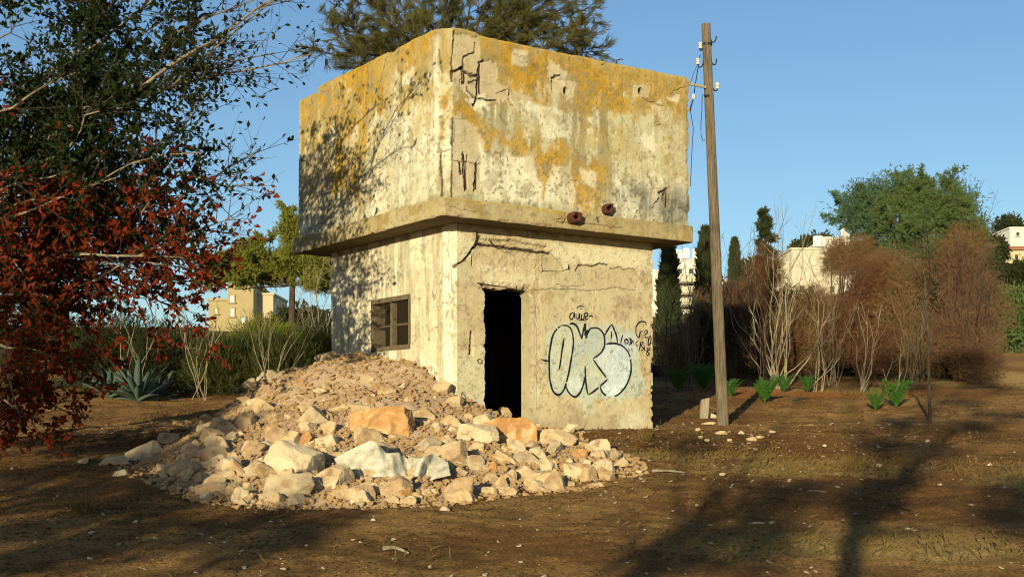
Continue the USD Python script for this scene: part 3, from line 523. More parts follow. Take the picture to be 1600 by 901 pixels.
pit = meshkit.fbm(B.q * 30, 2, 119); B.disp -= .006 * sstep(pit, .68, .8); B.paint(sstep(f3 + .4 * (f2 - .5), .6, .78), (.22, .16, .085), .6); B.paint(sstep(.5 - B.Z + .5 * (f2 - .5), 0, .6) * right, (.3, .215, .115), .5)
B.paint(np.full(B.S.shape, .32), (B.col @ np.array([.33, .5, .17]))[..., None] * np.array([1.12, 1.08, .88]))
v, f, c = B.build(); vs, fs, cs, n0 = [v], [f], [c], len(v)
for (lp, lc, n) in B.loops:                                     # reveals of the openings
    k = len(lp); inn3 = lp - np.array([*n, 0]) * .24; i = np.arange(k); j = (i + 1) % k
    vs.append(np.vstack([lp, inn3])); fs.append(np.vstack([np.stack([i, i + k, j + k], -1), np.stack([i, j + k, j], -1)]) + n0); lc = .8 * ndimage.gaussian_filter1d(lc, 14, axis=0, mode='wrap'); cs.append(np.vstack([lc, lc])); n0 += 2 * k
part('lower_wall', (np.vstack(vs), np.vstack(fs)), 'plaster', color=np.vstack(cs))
# the room inside
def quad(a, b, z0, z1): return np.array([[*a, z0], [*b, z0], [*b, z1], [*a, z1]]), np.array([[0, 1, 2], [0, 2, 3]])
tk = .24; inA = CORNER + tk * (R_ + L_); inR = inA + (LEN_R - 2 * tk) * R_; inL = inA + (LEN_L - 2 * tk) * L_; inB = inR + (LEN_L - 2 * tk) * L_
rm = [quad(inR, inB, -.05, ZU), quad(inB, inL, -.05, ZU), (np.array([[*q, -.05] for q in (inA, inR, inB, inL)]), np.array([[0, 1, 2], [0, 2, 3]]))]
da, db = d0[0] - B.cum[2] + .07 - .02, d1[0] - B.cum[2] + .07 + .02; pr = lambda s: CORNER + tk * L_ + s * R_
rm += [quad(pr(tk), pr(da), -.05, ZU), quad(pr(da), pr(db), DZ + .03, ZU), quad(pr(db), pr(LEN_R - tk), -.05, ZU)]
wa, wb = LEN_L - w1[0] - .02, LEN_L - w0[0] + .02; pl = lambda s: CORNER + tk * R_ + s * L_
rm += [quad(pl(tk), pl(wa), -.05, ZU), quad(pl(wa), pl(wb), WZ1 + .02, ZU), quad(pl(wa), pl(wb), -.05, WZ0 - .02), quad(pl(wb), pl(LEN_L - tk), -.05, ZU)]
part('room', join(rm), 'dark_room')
# window: frame, mullions, wire mesh
def wp(s, z, out): return B.world(np.asarray(s, float), np.asarray(z, float), np.asarray(out, float))
def bar(s0, s1, z0, z1, o0, o1, s):
    P = np.array([wp(a, z, o) for a in (s0, s1) for z in (z0, z1) for o in (o0, o1)]); m = trimesh.convex.convex_hull(P); return np.array(m.vertices), np.array(m.faces)
win = tag(UsdGeom.Xform.Define(stage, str(tower.GetPath()) + '/window').GetPrim())
ws0, ws1 = w0[0], w1[0]; wm = ws0 + .52 * (ws1 - ws0)
o = obj('frame', bar(ws0, ws1, WZ1 - .07, WZ1 + .012, -.10, .02, B), 'window_paint', win, origin=TO)
obj('frame', bar(ws0, ws1, WZ0 - .012, WZ0 + .06, -.10, .022, B), 'window_paint', win, origin=TO)
obj('frame', bar(ws0 - .012, ws0 + .055, WZ0 + .06, WZ1 - .07, -.238, .012, B), 'window_paint', win, origin=TO)
obj('frame', bar(ws1 - .05, ws1 + .012, WZ0 + .06, WZ1 - .07, -.10, .014, B), 'window_paint', win, origin=TO)
obj('mullion', bar(wm - .035, wm + .035, WZ0 + .06, WZ1 - .07, -.09, .004, B), 'window_paint', win, origin=TO)
zc = WZ0 + .47 * (WZ1 - WZ0)
obj('glazing_bar', bar(wm + .035, ws1 - .05, zc - .016, zc + .016, -.085, -.045, B), 'window_paint', win, origin=TO)
obj('glazing_bar', bar(ws0 + .055, wm - .035, zc - .014, zc + .014, -.085, -.05, B), 'window_paint', win, origin=TO)
wires = []; H, Wd = WZ1 - WZ0 - .13, ws1 - ws0 - .1
for sgn in (1, -1):
    for q in np.arange(-H, Wd, .034):
        a0, b0 = max(q, 0), min(q + H, Wd)
        if b0 - a0 < .02: continue
        zz = lambda t: (t - q) if sgn > 0 else H - (t - q)
        e = np.array([wp(ws0 + .05 + t, WZ0 + .06 + zz(t), -.035 - .004 * sgn) for t in (a0, b0)]); wires.append(tube(e, .0011, 3, False))
obj('wire_netting', join(wires), 'wire_mesh', win, origin=TO)
# graffiti strokes: flat ribbons of paint following the plaster
def ribbon(pts, w, sheet=B, close=False, seed=0, out=.005):
    p = sheet.pix(G(pts)); t = np.concatenate([[0], np.cumsum(np.linalg.norm(np.diff(p, axis=0), axis=1))])
    n = max(6, int(t[-1] / (.012 if w > .025 else .006))); u = np.linspace(0, t[-1], n)
    k = min(3, len(p) - 1)
    from scipy.interpolate import PchipInterpolator
    q = np.stack([PchipInterpolator(t, p[:, i])(u) for i in (0, 1)], -1); q = ndimage.gaussian_filter1d(q, 1.2, axis=0, mode='nearest')
    d = nz(np.gradient(q, axis=0)); nn = np.stack([-d[:, 1], d[:, 0]], -1)
    ww = w * (.8 + .5 * meshkit.noise(np.stack([u * 9, 0 * u + seed, 0 * u], -1), seed)) * np.minimum(1, .45 + 1.2 * np.minimum(u, t[-1] - u) / (6 * w))
    a, b = q + nn * ww[:, None] / 2, q - nn * ww[:, None] / 2
    V = []
    for e in (a, b): V.append(wp(e[:, 0], e[:, 1], np.maximum(sheet.rel(e[:, 0], e[:, 1]), sheet.rel(q[:, 0], q[:, 1])) + out))
    i = np.arange(n - 1); gap = (meshkit.noise(np.stack([u[:-1] * 14, 0 * i + seed * 3.3, 0 * i], -1), 5) < (.1 if w > .025 else -1)); i = i[~gap]
    v = np.vstack([V[0], V[1], V[0] - np.array([*NR, 0]) * .003, V[1] - np.array([*NR, 0]) * .003]); f = np.vstack([np.stack([i, i + n, i + n + 1], -1), np.stack([i, i + n + 1, i + 1], -1)])
    side = np.vstack([np.stack([i, i + 1, i + 2 * n], -1), np.stack([i + 1, i + 1 + 2 * n, i + 2 * n], -1), np.stack([i + n, i + 3 * n, i + n + 1], -1), np.stack([i + n + 1, i + 3 * n, i + 3 * n + 1], -1)])
    return v, np.vstack([f, side])
BIG = [[(180, 245), (215, 240), (250, 255), (272, 300), (280, 370), (268, 470), (250, 570), (225, 680), (200, 750), (160, 785), (125, 765), (100, 700), (88, 600), (88, 500), (100, 400), (115, 330), (145, 275), (182, 244)], [(208, 335), (190, 440), (175, 540), (163, 595)], [(25, 502), (60, 516), (90, 520)],
       [(240, 240), (270, 225), (300, 240), (325, 290), (345, 350)], [(345, 350), (358, 275), (370, 228), (374, 290), (378, 345)], [(380, 345), (395, 290), (420, 262), (460, 260), (500, 285), (522, 330), (525, 380), (505, 440), (470, 475), (430, 500)], [(430, 500), (470, 560), (510, 612), (546, 662)], [(546, 662), (470, 730), (395, 785)], [(395, 785), (380, 730), (372, 640), (370, 550)],
       [(372, 620), (350, 720), (320, 780), (290, 800), (255, 780), (225, 730), (222, 705)], [(525, 320), (550, 270), (577, 232)], [(577, 232), (600, 280), (618, 340), (622, 385)], [(577, 285), (575, 350)], [(530, 390), (590, 380), (650, 395), (700, 440), (728, 510), (730, 590), (710, 670), (670, 740), (610, 790), (560, 795), (515, 775), (490, 730), (487, 712)]]
TAGS = [[(278, 142), (258, 150), (250, 180), (265, 193), (280, 170), (284, 140), (288, 188)], [(300, 148), (299, 182), (314, 190), (326, 150), (328, 190)], [(345, 150), (341, 186), (352, 194), (362, 172)], [(362, 185), (366, 150), (385, 143), (392, 162), (370, 176), (378, 194), (396, 186)], [(402, 180), (408, 166), (424, 166), (430, 180)], [(303, 112), (318, 94), (340, 90), (366, 100)], [(318, 202), (345, 196), (376, 206)], [(330, 112), (344, 110)],
        [(352, 300), (366, 262), (370, 300), (360, 320)], [(376, 300), (388, 276), (384, 306), (404, 284), (396, 306)], [(372, 345), (390, 330)],
        [(690, 385), (680, 362), (694, 348), (708, 368), (690, 388)], [(712, 350), (722, 340), (728, 366), (712, 396)], [(735, 342), (730, 388), (744, 360), (748, 388)], [(668, 310), (655, 350), (646, 380)], [(712, 420), (716, 450)], [(735, 416), (740, 448)],
        [(848, 244), (842, 216), (815, 210), (785, 225), (767, 265), (770, 310), (792, 336), (800, 300), (822, 282)], [(832, 300), (850, 278), (860, 292), (838, 318), (846, 338), (866, 330)], [(884, 318), (866, 362), (864, 398), (880, 384), (888, 340), (884, 318)], [(786, 364), (768, 374), (770, 396), (786, 402)], [(806, 364), (800, 410), (790, 442)], [(804, 368), (824, 374), (812, 400), (830, 420), (806, 438)], [(838, 396), (834, 444)], [(858, 412), (850, 472)], [(858, 416), (876, 428), (858, 444), (872, 462), (850, 474)]]
for nm, idx, lab in (('graffiti_letter', (0, 1, 2), None), ('graffiti_letter', range(3, 10), None), ('graffiti_letter', range(10, 14), None)):
    part(nm, join([ribbon(BIG[i], .03, seed=i) for i in idx]), 'graffiti_paint')
for idx in (range(0, 8), range(8, 11), range(11, 17), range(17, 20), range(20, len(TAGS))): part('graffiti_tag', join([ribbon(TAGS[i], .023, seed=40 + i) for i in idx]), 'graffiti_paint')
pw = lambda sh, px, py, o: (lambda q: sh.world(q[0], q[1], np.float64(o)))(sh.hit(px, py))
sq = [[pw(B, 737 + 3.4 * math.cos(a) * (1 + .2 * math.sin(2 * a)) + 12, 564 + 3.4 * math.sin(a), .012) for a in np.linspace(0, 9.5, 26)]]
part('wire_ring', tube(sq[0], .006, 5), 'cable')
# rusty reinforcement and pipes
for i, (sh, a, b, o0, o1) in enumerate([(T, (724, 240), (728, 295), -.015, -.012), (T, (745, 255), (743, 295), -.02, -.015), (T, (718, 252), (720, 272), -.01, -.01), (T, (724, 108), (724, 130), -.015, -.01), (T, (749, 98), (748, 146), -.02, -.015), (T, (736, 118), (749, 116), -.01, -.01),
                                        (B, (746, 381), (800, 388), -.02, .0), (B, (800, 388), (858, 395), .0, -.02), (B, (745, 442), (800, 449), .02, -.01), (B, (745, 366), (742, 388), .01, -.02), (T, (1041, 300), (1040, 322), -.01, -.01), (B, (764, 375), (775, 386), .01, -.02)]):
    part('rebar', tube(curve(pw(sh, *a, o0), pw(sh, *b, o1), 6, (0, 0, -.008), .004, i), .009, 6), 'rebar_rust')
for (px, py, hook) in ((965, 99, 1), (899, 87, 0), (917, 91, 0)):
    a = pw(T, px, py, -.03); part('rebar', tube([a, a + [.0, 0, .05], a + [.05 * hook + .01, -.02, .07], a + [.09 * hook + .02, -.03, .03 + .03 * hook]], .011, 5), 'rebar_rust')
def stub(px, py, sh, r, ln, seed):
    c = pw(sh, px, py, 0); ax = nz(np.array([NR[0] + .15, NR[1], .08])); u = nz(np.cross(ax, [0, 0, 1])); w = np.cross(u, ax); a = np.linspace(0, 2 * np.pi, 28, endpoint=False); rg = rng_(seed)
    jag = ndimage.gaussian_filter1d(rg.normal(0, .05, 28), 1.2, mode='wrap')
    prof = [(-.05, 1.0), (ln * .3, 1.0), (ln * .55, 1.04), (ln * .85, .98), (ln, .93), (ln, .72), (ln * .7, .66), (ln * .4, .62), (-.02, .6)]
    V = np.array([[c + ax * (t + (jag[i] if t > ln * .6 else 0)) + (u * math.cos(q) + w * math.sin(q)) * r * k * (1 + .5 * jag[i]) for i, q in enumerate(a)] for t, k in prof]); n = 28; F_ = []
    for p in range(len(prof) - 1):
        i = np.arange(n); j = (i + 1) % n; F_ += [np.stack([p * n + i, p * n + j, (p + 1) * n + j], -1), np.stack([p * n + i, (p + 1) * n + j, (p + 1) * n + i], -1)]
    cc = c - ax * .0; V = np.vstack([V.reshape(-1, 3), cc + ax * .015]); F_.append(np.stack([(len(prof) - 1) * n + i, (len(prof) - 1) * n + j, np.full(n, len(V) - 1)], -1))
    return V, np.vstack(F_)
part('pipe_stub', stub(893, 341, Sb, .092, .15, 4), 'rust', smooth=True, label='rusty broken pipe stub set in the slab edge')
part('pipe_stub', stub(946, 328, T, .088, .13, 5), 'rust', smooth=True, label='rusty broken pipe stub above the slab')

# ------------------------------------------------------------------ rubble heap
hx, hy = np.arange(-8.2, 4.2, .05), np.arange(13.2, 24.5, .05); HX, HY = np.meshgrid(hx, hy, indexing='ij'); HZ = heap(HX, HY)
hq = np.stack([HX, HY, 0 * HX], -1); HZ = HZ + .05 * (meshkit.fbm(hq * 9, 3, 8) - .5)
u_, w_ = to_building(HX, HY); ok = (HZ > ground(HX, HY) - .12) & ~((u_ > .12) & (w_ > .12))
ok = ok[:-1, :-1] & ok[1:, :-1] & ok[:-1, 1:] & ok[1:, 1:]; I, J = np.nonzero(ok); a = I * len(hy) + J; k = len(hy)
hf = np.vstack([np.stack([a, a + k, a + k + 1], -1), np.stack([a, a + k + 1, a + 1], -1)])
uq, inv = np.unique(hf, return_inverse=True); hv = np.stack([HX, HY, HZ], -1).reshape(-1, 3)[uq]
single('rubble_heap', (hv, inv.reshape(-1, 3)), 'heap_soil', 'tall heap of tan earth and broken stone dumped against the tower wall', 'rubble heap', smooth=True)
def rock_mesh(size, seed, sub=3, planes=10, tilt=0.0, rough=.035, p=90):
    r = rng_(seed); m = trimesh.creation.icosphere(sub); d = np.array(m.vertices)
    N = nz(r.normal(size=(planes, 3))); h = r.uniform(.5, .95, planes); Q = nz(r.normal(size=(3, 3))); Q[1] = nz(Q[1] - Q[0] * (Q[0] @ Q[1])); Q[2] = np.cross(Q[0], Q[1]); N = np.vstack([N, Q, -Q]); h = np.concatenate([h, r.uniform(.75, 1.05, 6)])
    R = (np.maximum(d @ N.T, 1e-4) / h) ** p; R = R.sum(1) ** (-1 / p); R = np.minimum(R, 1.7)
    if rough: R = R * (1 + rough * 2.2 * (meshkit.fbm(d * 2.2 + seed, 3, seed) - .5) + rough * 1.6 * (meshkit.fbm(d * 6 + seed, 4, seed + 1) - .5) - rough * 1.2 * np.maximum(0, .1 - np.abs(meshkit.fbm(d * 3 + seed, 3, seed + 2) - .5)) * 6)
    v = d * R[:, None]; v = (v - (v.max(0) + v.min(0)) / 2) / (v.max(0) - v.min(0)) * np.asarray(size)
    c, s_ = math.cos(tilt), math.sin(tilt); v = v @ np.array([[c, 0, s_], [0, 1, 0], [-s_, 0, c]]); return v, np.array(m.faces)
BOULDERS = [  # photo x, y, width, height, tilt, look, label
 (509, 562, 36, 24, .1, 'rock_cream', 'pale boulder at the very top of the rubble heap below the window'), (423, 592, 40, 27, .2, 'rock_grey', 'grey rough block high on the left flank of the heap'), (390, 584, 24, 20, 0, 'rock_grey', 'small grey block standing beyond the left flank of the heap, by the bushes'),
 (381, 629, 32, 20, .1, 'rock_tan', 'dark reddish-brown boulder at the left edge of the heap'), (385, 664, 30, 36, .5, 'rock_pink', 'pinkish upright slab on the left flank of the heap'), (492, 658, 44, 38, -.5, 'rock_grey', 'grey angular slab leaning in the middle of the heap'),
 (431, 684, 42, 42, .8, 'rock_pink', 'pinkish-grey slanted slab left of the largest white boulder'), (598, 668, 98, 58, .12, 'rock_orange', 'large orange boulder with white flecks in the middle of the heap'), (475, 692, 32, 28, .3, 'rock_orange', 'small orange stone above the largest white boulder'),
 (513, 694, 40, 32, 0, 'rock_white', 'whitish ridged stone left of the pale tarpaulin'), (495, 711, 30, 26, .2, 'rock_grey', 'grey-green stone behind the cream boulder'), (455, 735, 88, 80, -.3, 'rock_white', 'largest white fractured boulder at the front of the heap'),
 (517, 754, 68, 48, .2, 'rock_cream', 'cream boulder just below the left end of the tarpaulin'), (412, 745, 40, 42, .4, 'rock_tan', 'tan wedge-shaped boulder left of the largest white boulder'), (375, 742, 38, 52, .4, 'rock_pink', 'brownish tall stone at the left front of the heap'),
 (333, 767, 56, 26, .05, 'rock_pink', 'flat pinkish boulder at the left front foot of the heap'), (380, 778, 28, 36, .7, 'rock_white', 'pale oblong stone slanting at the left front foot of the heap'), (397, 783, 18, 16, 0, 'rock_orange', 'small round orange stone at the front foot of the heap'),
 (579, 767, 46, 30, .1, 'rock_cream', 'cream rounded boulder directly under the tarpaulin'), (333, 714, 52, 34, .1, 'rock_pink', 'pinkish block in the half shade of the left flank'), (397, 708, 38, 36, 0, 'rock_tan', 'round tan boulder on the lower left flank of the heap'),
 (263, 692, 40, 34, .2, 'rock_grey', 'grey boulder in shadow at the far left tail of the heap'), (232, 716, 62, 46, .15, 'rock_grey', 'large grey boulder in shadow at the left end of the heap'), (359, 689, 34, 22, .5, 'rock_grey', 'thin grey slab lying on the left flank'), (180, 726, 46, 26, 0, 'rock_grey', 'dim outermost boulder at the left end of the heap'),
 (187, 743, 22, 16, .3, 'rock_white', 'small pale stone in front of the outermost left boulder'), (127, 725, 20, 16, .1, 'rock_grey', 'small lone grey stone on the dark ground under the red tree'), (799, 675, 98, 56, -.55, 'rock_orange', 'large slanting boulder with an orange face in front of the doorway'),
 (745, 688, 66, 44, -.1, 'rock_white', 'round white boulder left of the slanting orange one'), (867, 690, 58, 40, -.45, 'rock_cream', 'cream slanted boulder right of the doorway'), (934, 708, 40, 38, .1, 'rock_white', 'upper one of the two white boulders at the right end of the heap'), (938, 735, 44, 36, -.2, 'rock_white', 'lower one of the two white boulders at the right end of the heap'),
 (971, 727, 36, 24, .15, 'rock_cream', 'rightmost boulder at the end of the heap'), (932, 759, 27, 12, 0, 'rock_cream', 'flat pale stone at the right front foot of the heap'), (884, 734, 58, 22, -.2, 'rock_orange', 'long flat tan slab near the right end of the heap'), (826, 722, 64, 32, -.3, 'rock_grey', 'long grey slab below the slanting orange boulder'),
 (785, 717, 32, 18, -.1, 'rock_orange', 'flat orange stone under the round white boulder'), (713, 717, 42, 52, .1, 'rock_tan', 'tan upright boulder right of the tarpaulin'), (745, 731, 28, 36, .2, 'rock_grey', 'grey split stone right of the tan upright boulder'), (811, 742, 32, 18, .1, 'rock_white', 'pale flat stone under the long grey slab'), (842, 745, 22, 20, 0, 'rock_grey', 'small grey stone at the front right of the heap'),
 (690, 606, 28, 26, -.3, 'rock_cream', 'pointed pale slab near the tower corner at the top right of the heap'), (667, 698, 48, 28, .2, 'rock_grey', 'grey-tan block above the folded end of the tarpaulin'), (708, 630, 32, 22, 0, 'rock_cream', 'cream block just below the tower corner'), (696, 661, 42, 24, .1, 'rock_cream', 'cream block right of the large flecked boulder'), (663, 650, 36, 22, -.2, 'rock_tan', 'tan block above the right end of the flecked boulder'),
 (633, 779, 26, 26, .2, 'rock_orange', 'orange-tan stone at the middle front foot of the heap'), (613, 784, 26, 20, 0, 'rock_cream', 'cream stone at the middle front foot, left of an orange-tan one'), (695, 797, 16, 11, 0, 'rock_white', 'small white stone lying alone in front of the heap'), (583, 814, 10, 9, .2, 'rock_white', 'tiny white stone nearest the camera in front of the heap'), (997, 739, 11, 8, 0, 'rock_white', 'tiny pale stone right of the rightmost boulder'),
 (771, 733, 20, 24, .2, 'rock_orange', 'small tan stone wedged between grey slabs below the white round boulder'), (604, 612, 30, 18, .1, 'rock_tan', 'tan stone near the top of the heap under the window'), (500, 612, 22, 12, .1, 'rock_white', 'small white stone high on the left slope of the heap'), (560, 640, 40, 20, -.1, 'rock_cream', 'cream slab just above the large flecked boulder'), (478, 640, 26, 16, .2, 'rock_cream', 'cream stone above the leaning grey slab'),
 (300, 735, 50, 26, .1, 'rock_pink', 'low pinkish stone at the left toe of the heap'), (430, 655, 30, 20, .3, 'rock_tan', 'tan stone on the upper left flank of the heap'), (855, 660, 26, 20, .2, 'rock_cream', 'small cream stone at the foot of the right doorway jamb'), (905, 712, 26, 20, .1, 'rock_orange', 'small orange stone between the slanted cream and white boulders')]
spots = []
for i, (px, py, w, h, tl, mt, lab) in enumerate(BOULDERS):
    P = drop(px, py + h * .15); d = P[1]; W_, H_ = w / F * d, h / F * d
    v, f = rock_mesh((W_ * 1.06, .6 * (W_ + H_), H_ * 1.1), 1000 + i, 5 if w > 55 else (4 if w > 30 else 3), tilt=tl)
    for dy in range(0, 44, 2):                                  # stones on the skyline rest on the slope just below
        P = drop(px, py + dy)
        if P[1] < 22.6 or py > 640: break
    d = P[1]; W_, H_ = w / F * d, h / F * d; v, f = rock_mesh((W_ * 1.06, .6 * (W_ + H_), H_ * 1.1), 1000 + i, 5 if w > 55 else (4 if w > 30 else 3), tilt=tl)
    c = at(px, py + .6 * dy, d - .22 * (W_ + H_) / 2); c[2] = max(c[2], float(surf(c[0], c[1])) + .05 * H_); spots.append((c[0], c[1], max(W_, H_) * .5))
    single('boulder' if w > 22 else 'stone', (v + c, f), mt, lab, 'boulder' if w > 22 else 'stone', smooth=24)
rg = rng_(77); n = 0; kinds = [('rock_cream', 'cream'), ('rock_tan', 'tan'), ('rock_pink', 'pinkish'), ('rock_grey', 'grey'), ('rock_white', 'white')]
while n < 298:
    px, py = rg.uniform(240, 985), rg.uniform(575, 792)
    P = drop(px, py)
    if float(heap(P[0], P[1])) < float(ground(P[0], P[1])) - .05: continue
    toe = (py - 575) / 225
    if rg.random() > .35 + .7 * toe: continue
    s = rg.uniform(.075, .14) * (1 + 2.2 * rg.random() ** 4) * (.55 + .55 * sstep(py, 610, 700))
    if any(math.hypot(P[0] - a, P[1] - b) < .5 * r_ for a, b, r_ in spots): continue
    mt, nm = kinds[int(rg.choice(5, p=[.4, .24, .12, .1, .14]))]
    v, f = rock_mesh(s * rg.uniform(.7, 1.4, 3) * [1.15, 1, .85], 2000 + n, 3, 8, rg.uniform(-.7, .7), .06)
    zone = 'on the shaded left flank of' if px < 360 else ('along the front foot of' if py > 735 else ('on the upper slope of' if py < 650 else ('on the middle slope of' if px < 640 else 'on the right-hand tail of')))
    single('broken_rock', (v + P + [0, 0, s * .12], f), mt, f'loose broken {nm} rock {zone} the rubble heap', 'rock', f'broken {nm} rocks {zone} the heap', smooth=22)
    n += 1
def gravel(P, size, rg, flat=.7):
    prot = [trimesh.convex.convex_hull(nz(rng_(50 + i).normal(size=(13, 3))) * rng_(80 + i).uniform(.75, 1, (13, 1)) * [1, rng_(50 + i).uniform(.7, 1), flat]) for i in range(12)]
    vs, fs, n = [], [], 0
    for k, m in enumerate(prot):
        sel = np.arange(k, len(P), 12)
        if not len(sel): continue
        v = np.array(m.vertices); v = v / np.abs(v).max() * .55; a = rg.uniform(0, 6.28, len(sel)); t = rg.normal(0, .25, len(sel))
        x = v[None, :, 0] * np.cos(a)[:, None] - v[None, :, 1] * np.sin(a)[:, None]; y = v[None, :, 0] * np.sin(a)[:, None] + v[None, :, 1] * np.cos(a)[:, None]; z = v[None, :, 2] + x * t[:, None]
        V = np.stack([x, y, z], -1) * size[sel][:, None, None] + P[sel][:, None]
        vs.append(V.reshape(-1, 3)); fs.append((np.arange(len(sel))[:, None, None] * len(v) + np.array(m.faces)[None]).reshape(-1, 3) + n); n += V.shape[0] * V.shape[1]
    return np.vstack(vs), np.vstack(fs)
px, py = rg.uniform(-8, 4.2, 60000), rg.uniform(13.2, 24.3, 60000); hz_, gz_ = heap(px, py), ground(px, py); u_, w_ = to_building(px, py)
lo = hz_ - gz_; keep = (lo > -.1) & ~((u_ > 0) & (w_ > 0)) & (rg.random(60000) < np.where(lo < .35, .8, .6))
P = np.stack([px, py, hz_ + .01], -1)[keep]; sz = .02 + .085 * rg.random(len(P)) ** 3.2; P[:, 2] = np.maximum(P[:, 2], gz_[keep]) + sz * .1
print('gravel', len(P))
obj('heap_gravel', gravel(P, sz, rg), 'gravel_pale', kind='stuff', label='small pale stones and grit covering the rubble heap', cat='gravel')
# tarpaulin: a stiff flat piece on the left, folding down to the right
def tarp():
    top = [(522, 716), (545, 703), (578, 688), (588, 690), (604, 708), (622, 706), (636, 716), (655, 716), (676, 708), (700, 722)]
    bot = [(540, 750), (560, 749), (590, 744), (606, 745), (616, 752), (634, 754), (648, 762), (662, 757), (678, 748), (704, 742)]
    top, bot = np.array(top, float), np.array(bot, float); u = np.linspace(0, 1, 60); s = np.linspace(0, 1, len(top)); w = np.linspace(0, 1, 26)
    a = np.stack([np.interp(u, s, top[:, i]) for i in (0, 1)], -1); b = np.stack([np.interp(u, s, bot[:, i]) for i in (0, 1)], -1)
    V = np.empty((60, 26, 3))
    for i in range(60):
        for j in range(26):
            q = a[i] * (1 - w[j]) + b[i] * w[j]; d = 15.15 - .42 * w[j] - .14 * u[i]
            fold = .0 if u[i] < .36 else min(1, (u[i] - .36) * 9)
            d += fold * (.34 * (float(meshkit.fbm(np.array([u[i] * 13 + .8 * w[j], w[j] * 1.1, 2.]), 3, 9)) - .5) + .10 * math.sin(u[i] * 21 + 4 * w[j])) + .02 * (float(meshkit.fbm(np.array([u[i] * 6, w[j] * 4, 1.]), 3, 4)) - .5)
            V[i, j] = at(q[0], q[1], d)
    k = np.arange(59)[:, None] * 26 + np.arange(25)[None]; k = k.ravel(); f = np.vstack([np.stack([k, k + 1, k + 27], -1), np.stack([k, k + 27, k + 26], -1)])
    v = V.reshape(-1, 3); return np.vstack([v, v + [0, .012, -.004]]), np.vstack([f, f[:, ::-1] + len(v)])
print('tarp depth', drop(560, 720), drop(650, 740))
single('tarpaulin', tarp(), 'tarp', 'stiff off-white tarpaulin crumpled over the stones at the front of the heap', 'tarpaulin', smooth=True)
wr = [tube(curve(drop(px, py) + [0, 0, .03], drop(qx, qy) + [0, 0, .05], 9, (0, -.05, hgt), .02, i), .007, 4) for i, (px, py, qx, qy, hgt) in enumerate([(567, 614, 590, 634, .1), (500, 648, 526, 660, .08), (720, 628, 735, 618, .12), (735, 618, 748, 630, .1), (538, 655, 560, 632, .06)])]
for i, w in enumerate(wr): single('bent_wire', w, 'rebar_rust', 'thin rusty bent wire sticking out of the rubble heap', 'wire', 'bent wires in the rubble heap')

# ------------------------------------------------------------------ ground litter
def litter(n, x0, x1, y0, y1, seed, dens=None):
    r = rng_(seed); x, y = r.uniform(x0, x1, n), r.uniform(y0, y1, n)
    k = meshkit.fbm(np.stack([x * .8, y * .8, 0 * x], -1), 3, 60) + .25 * r.random(n) > .52
    u, w = to_building(x, y); k &= ~((u > -.05) & (u < LEN_R + .05) & (w > -.05) & (w < LEN_L)); x, y = x[k], y[k]
    return np.stack([x, y, ground(x, y, True) + .006], -1), r
def flat_dirs(n, r, t=.16): a = r.uniform(0, 6.28, n); return np.stack([np.cos(a), np.sin(a), r.normal(.04, t, n)], -1)
P, r = litter(60000, -8, 8.5, 9, 22, 61); P2, _ = litter(22000, -12, 16, 22, 36, 62); P = np.vstack([P, P2])
obj('leaf_litter', leaves(P, flat_dirs(len(P), r), r.uniform(.018, .06, len(P)) * (1 + .03 * (P[:, 1] - 12)), r.uniform(.005, .018, len(P)) * (1 + .04 * (P[:, 1] - 12)), r), 'litter', kind='stuff', label='brown dead leaves and twigs strewn over the ground', cat='leaf litter')
r = rng_(63); x, y = r.uniform(-8, 10, 90000), r.uniform(9, 26, 90000); m = np.zeros(90000)
for (cx, cy, rx, ry) in STRAW: m = np.maximum(m, 1 - np.hypot((x - cx) / rx, (y - cy) / ry))
k = (m + .7 * (meshkit.fbm(np.stack([x * 1.7, y * 1.7, 0 * x], -1), 4, 22) - .5) > .1 + .5 * r.random(90000)); k &= heap(x, y) < ground(x, y) - .1; x, y = x[k], y[k]; P = np.stack([x, y, ground(x, y, True)], -1)
D = np.stack([r.normal(.25, .6, len(P)), r.normal(.2, .6, len(P)), r.uniform(.2, 1.1, len(P))], -1)
obj('dry_grass', leaves(P, D, r.uniform(.05, .19, len(P)), .012, r), 'straw', kind='stuff', label='short dry straw-coloured grass in the sunlit clearing', cat='grass')
r = rng_(64); n = 900; x, y = np.concatenate([r.uniform(-8, 8, 1500), r.normal(1.6, 1.8, 250), r.normal(3.8, 1.4, 150)]), np.concatenate([r.uniform(9.5, 24, 1500), r.normal(19.2, .7, 250), r.normal(21, .9, 150)])
u, w = to_building(x, y); k = ~((u > -.02) & (u < LEN_R + .02) & (w > -.02)); x, y = x[k], y[k]; P = np.stack([x, y, ground(x, y, True) + .004], -1)
obj('pebbles', gravel(P, .015 + .05 * r.random(len(P)) ** 3, r, .5), 'pebble', kind='stuff', label='pale pebbles and chips scattered on the bare ground', cat='pebbles')
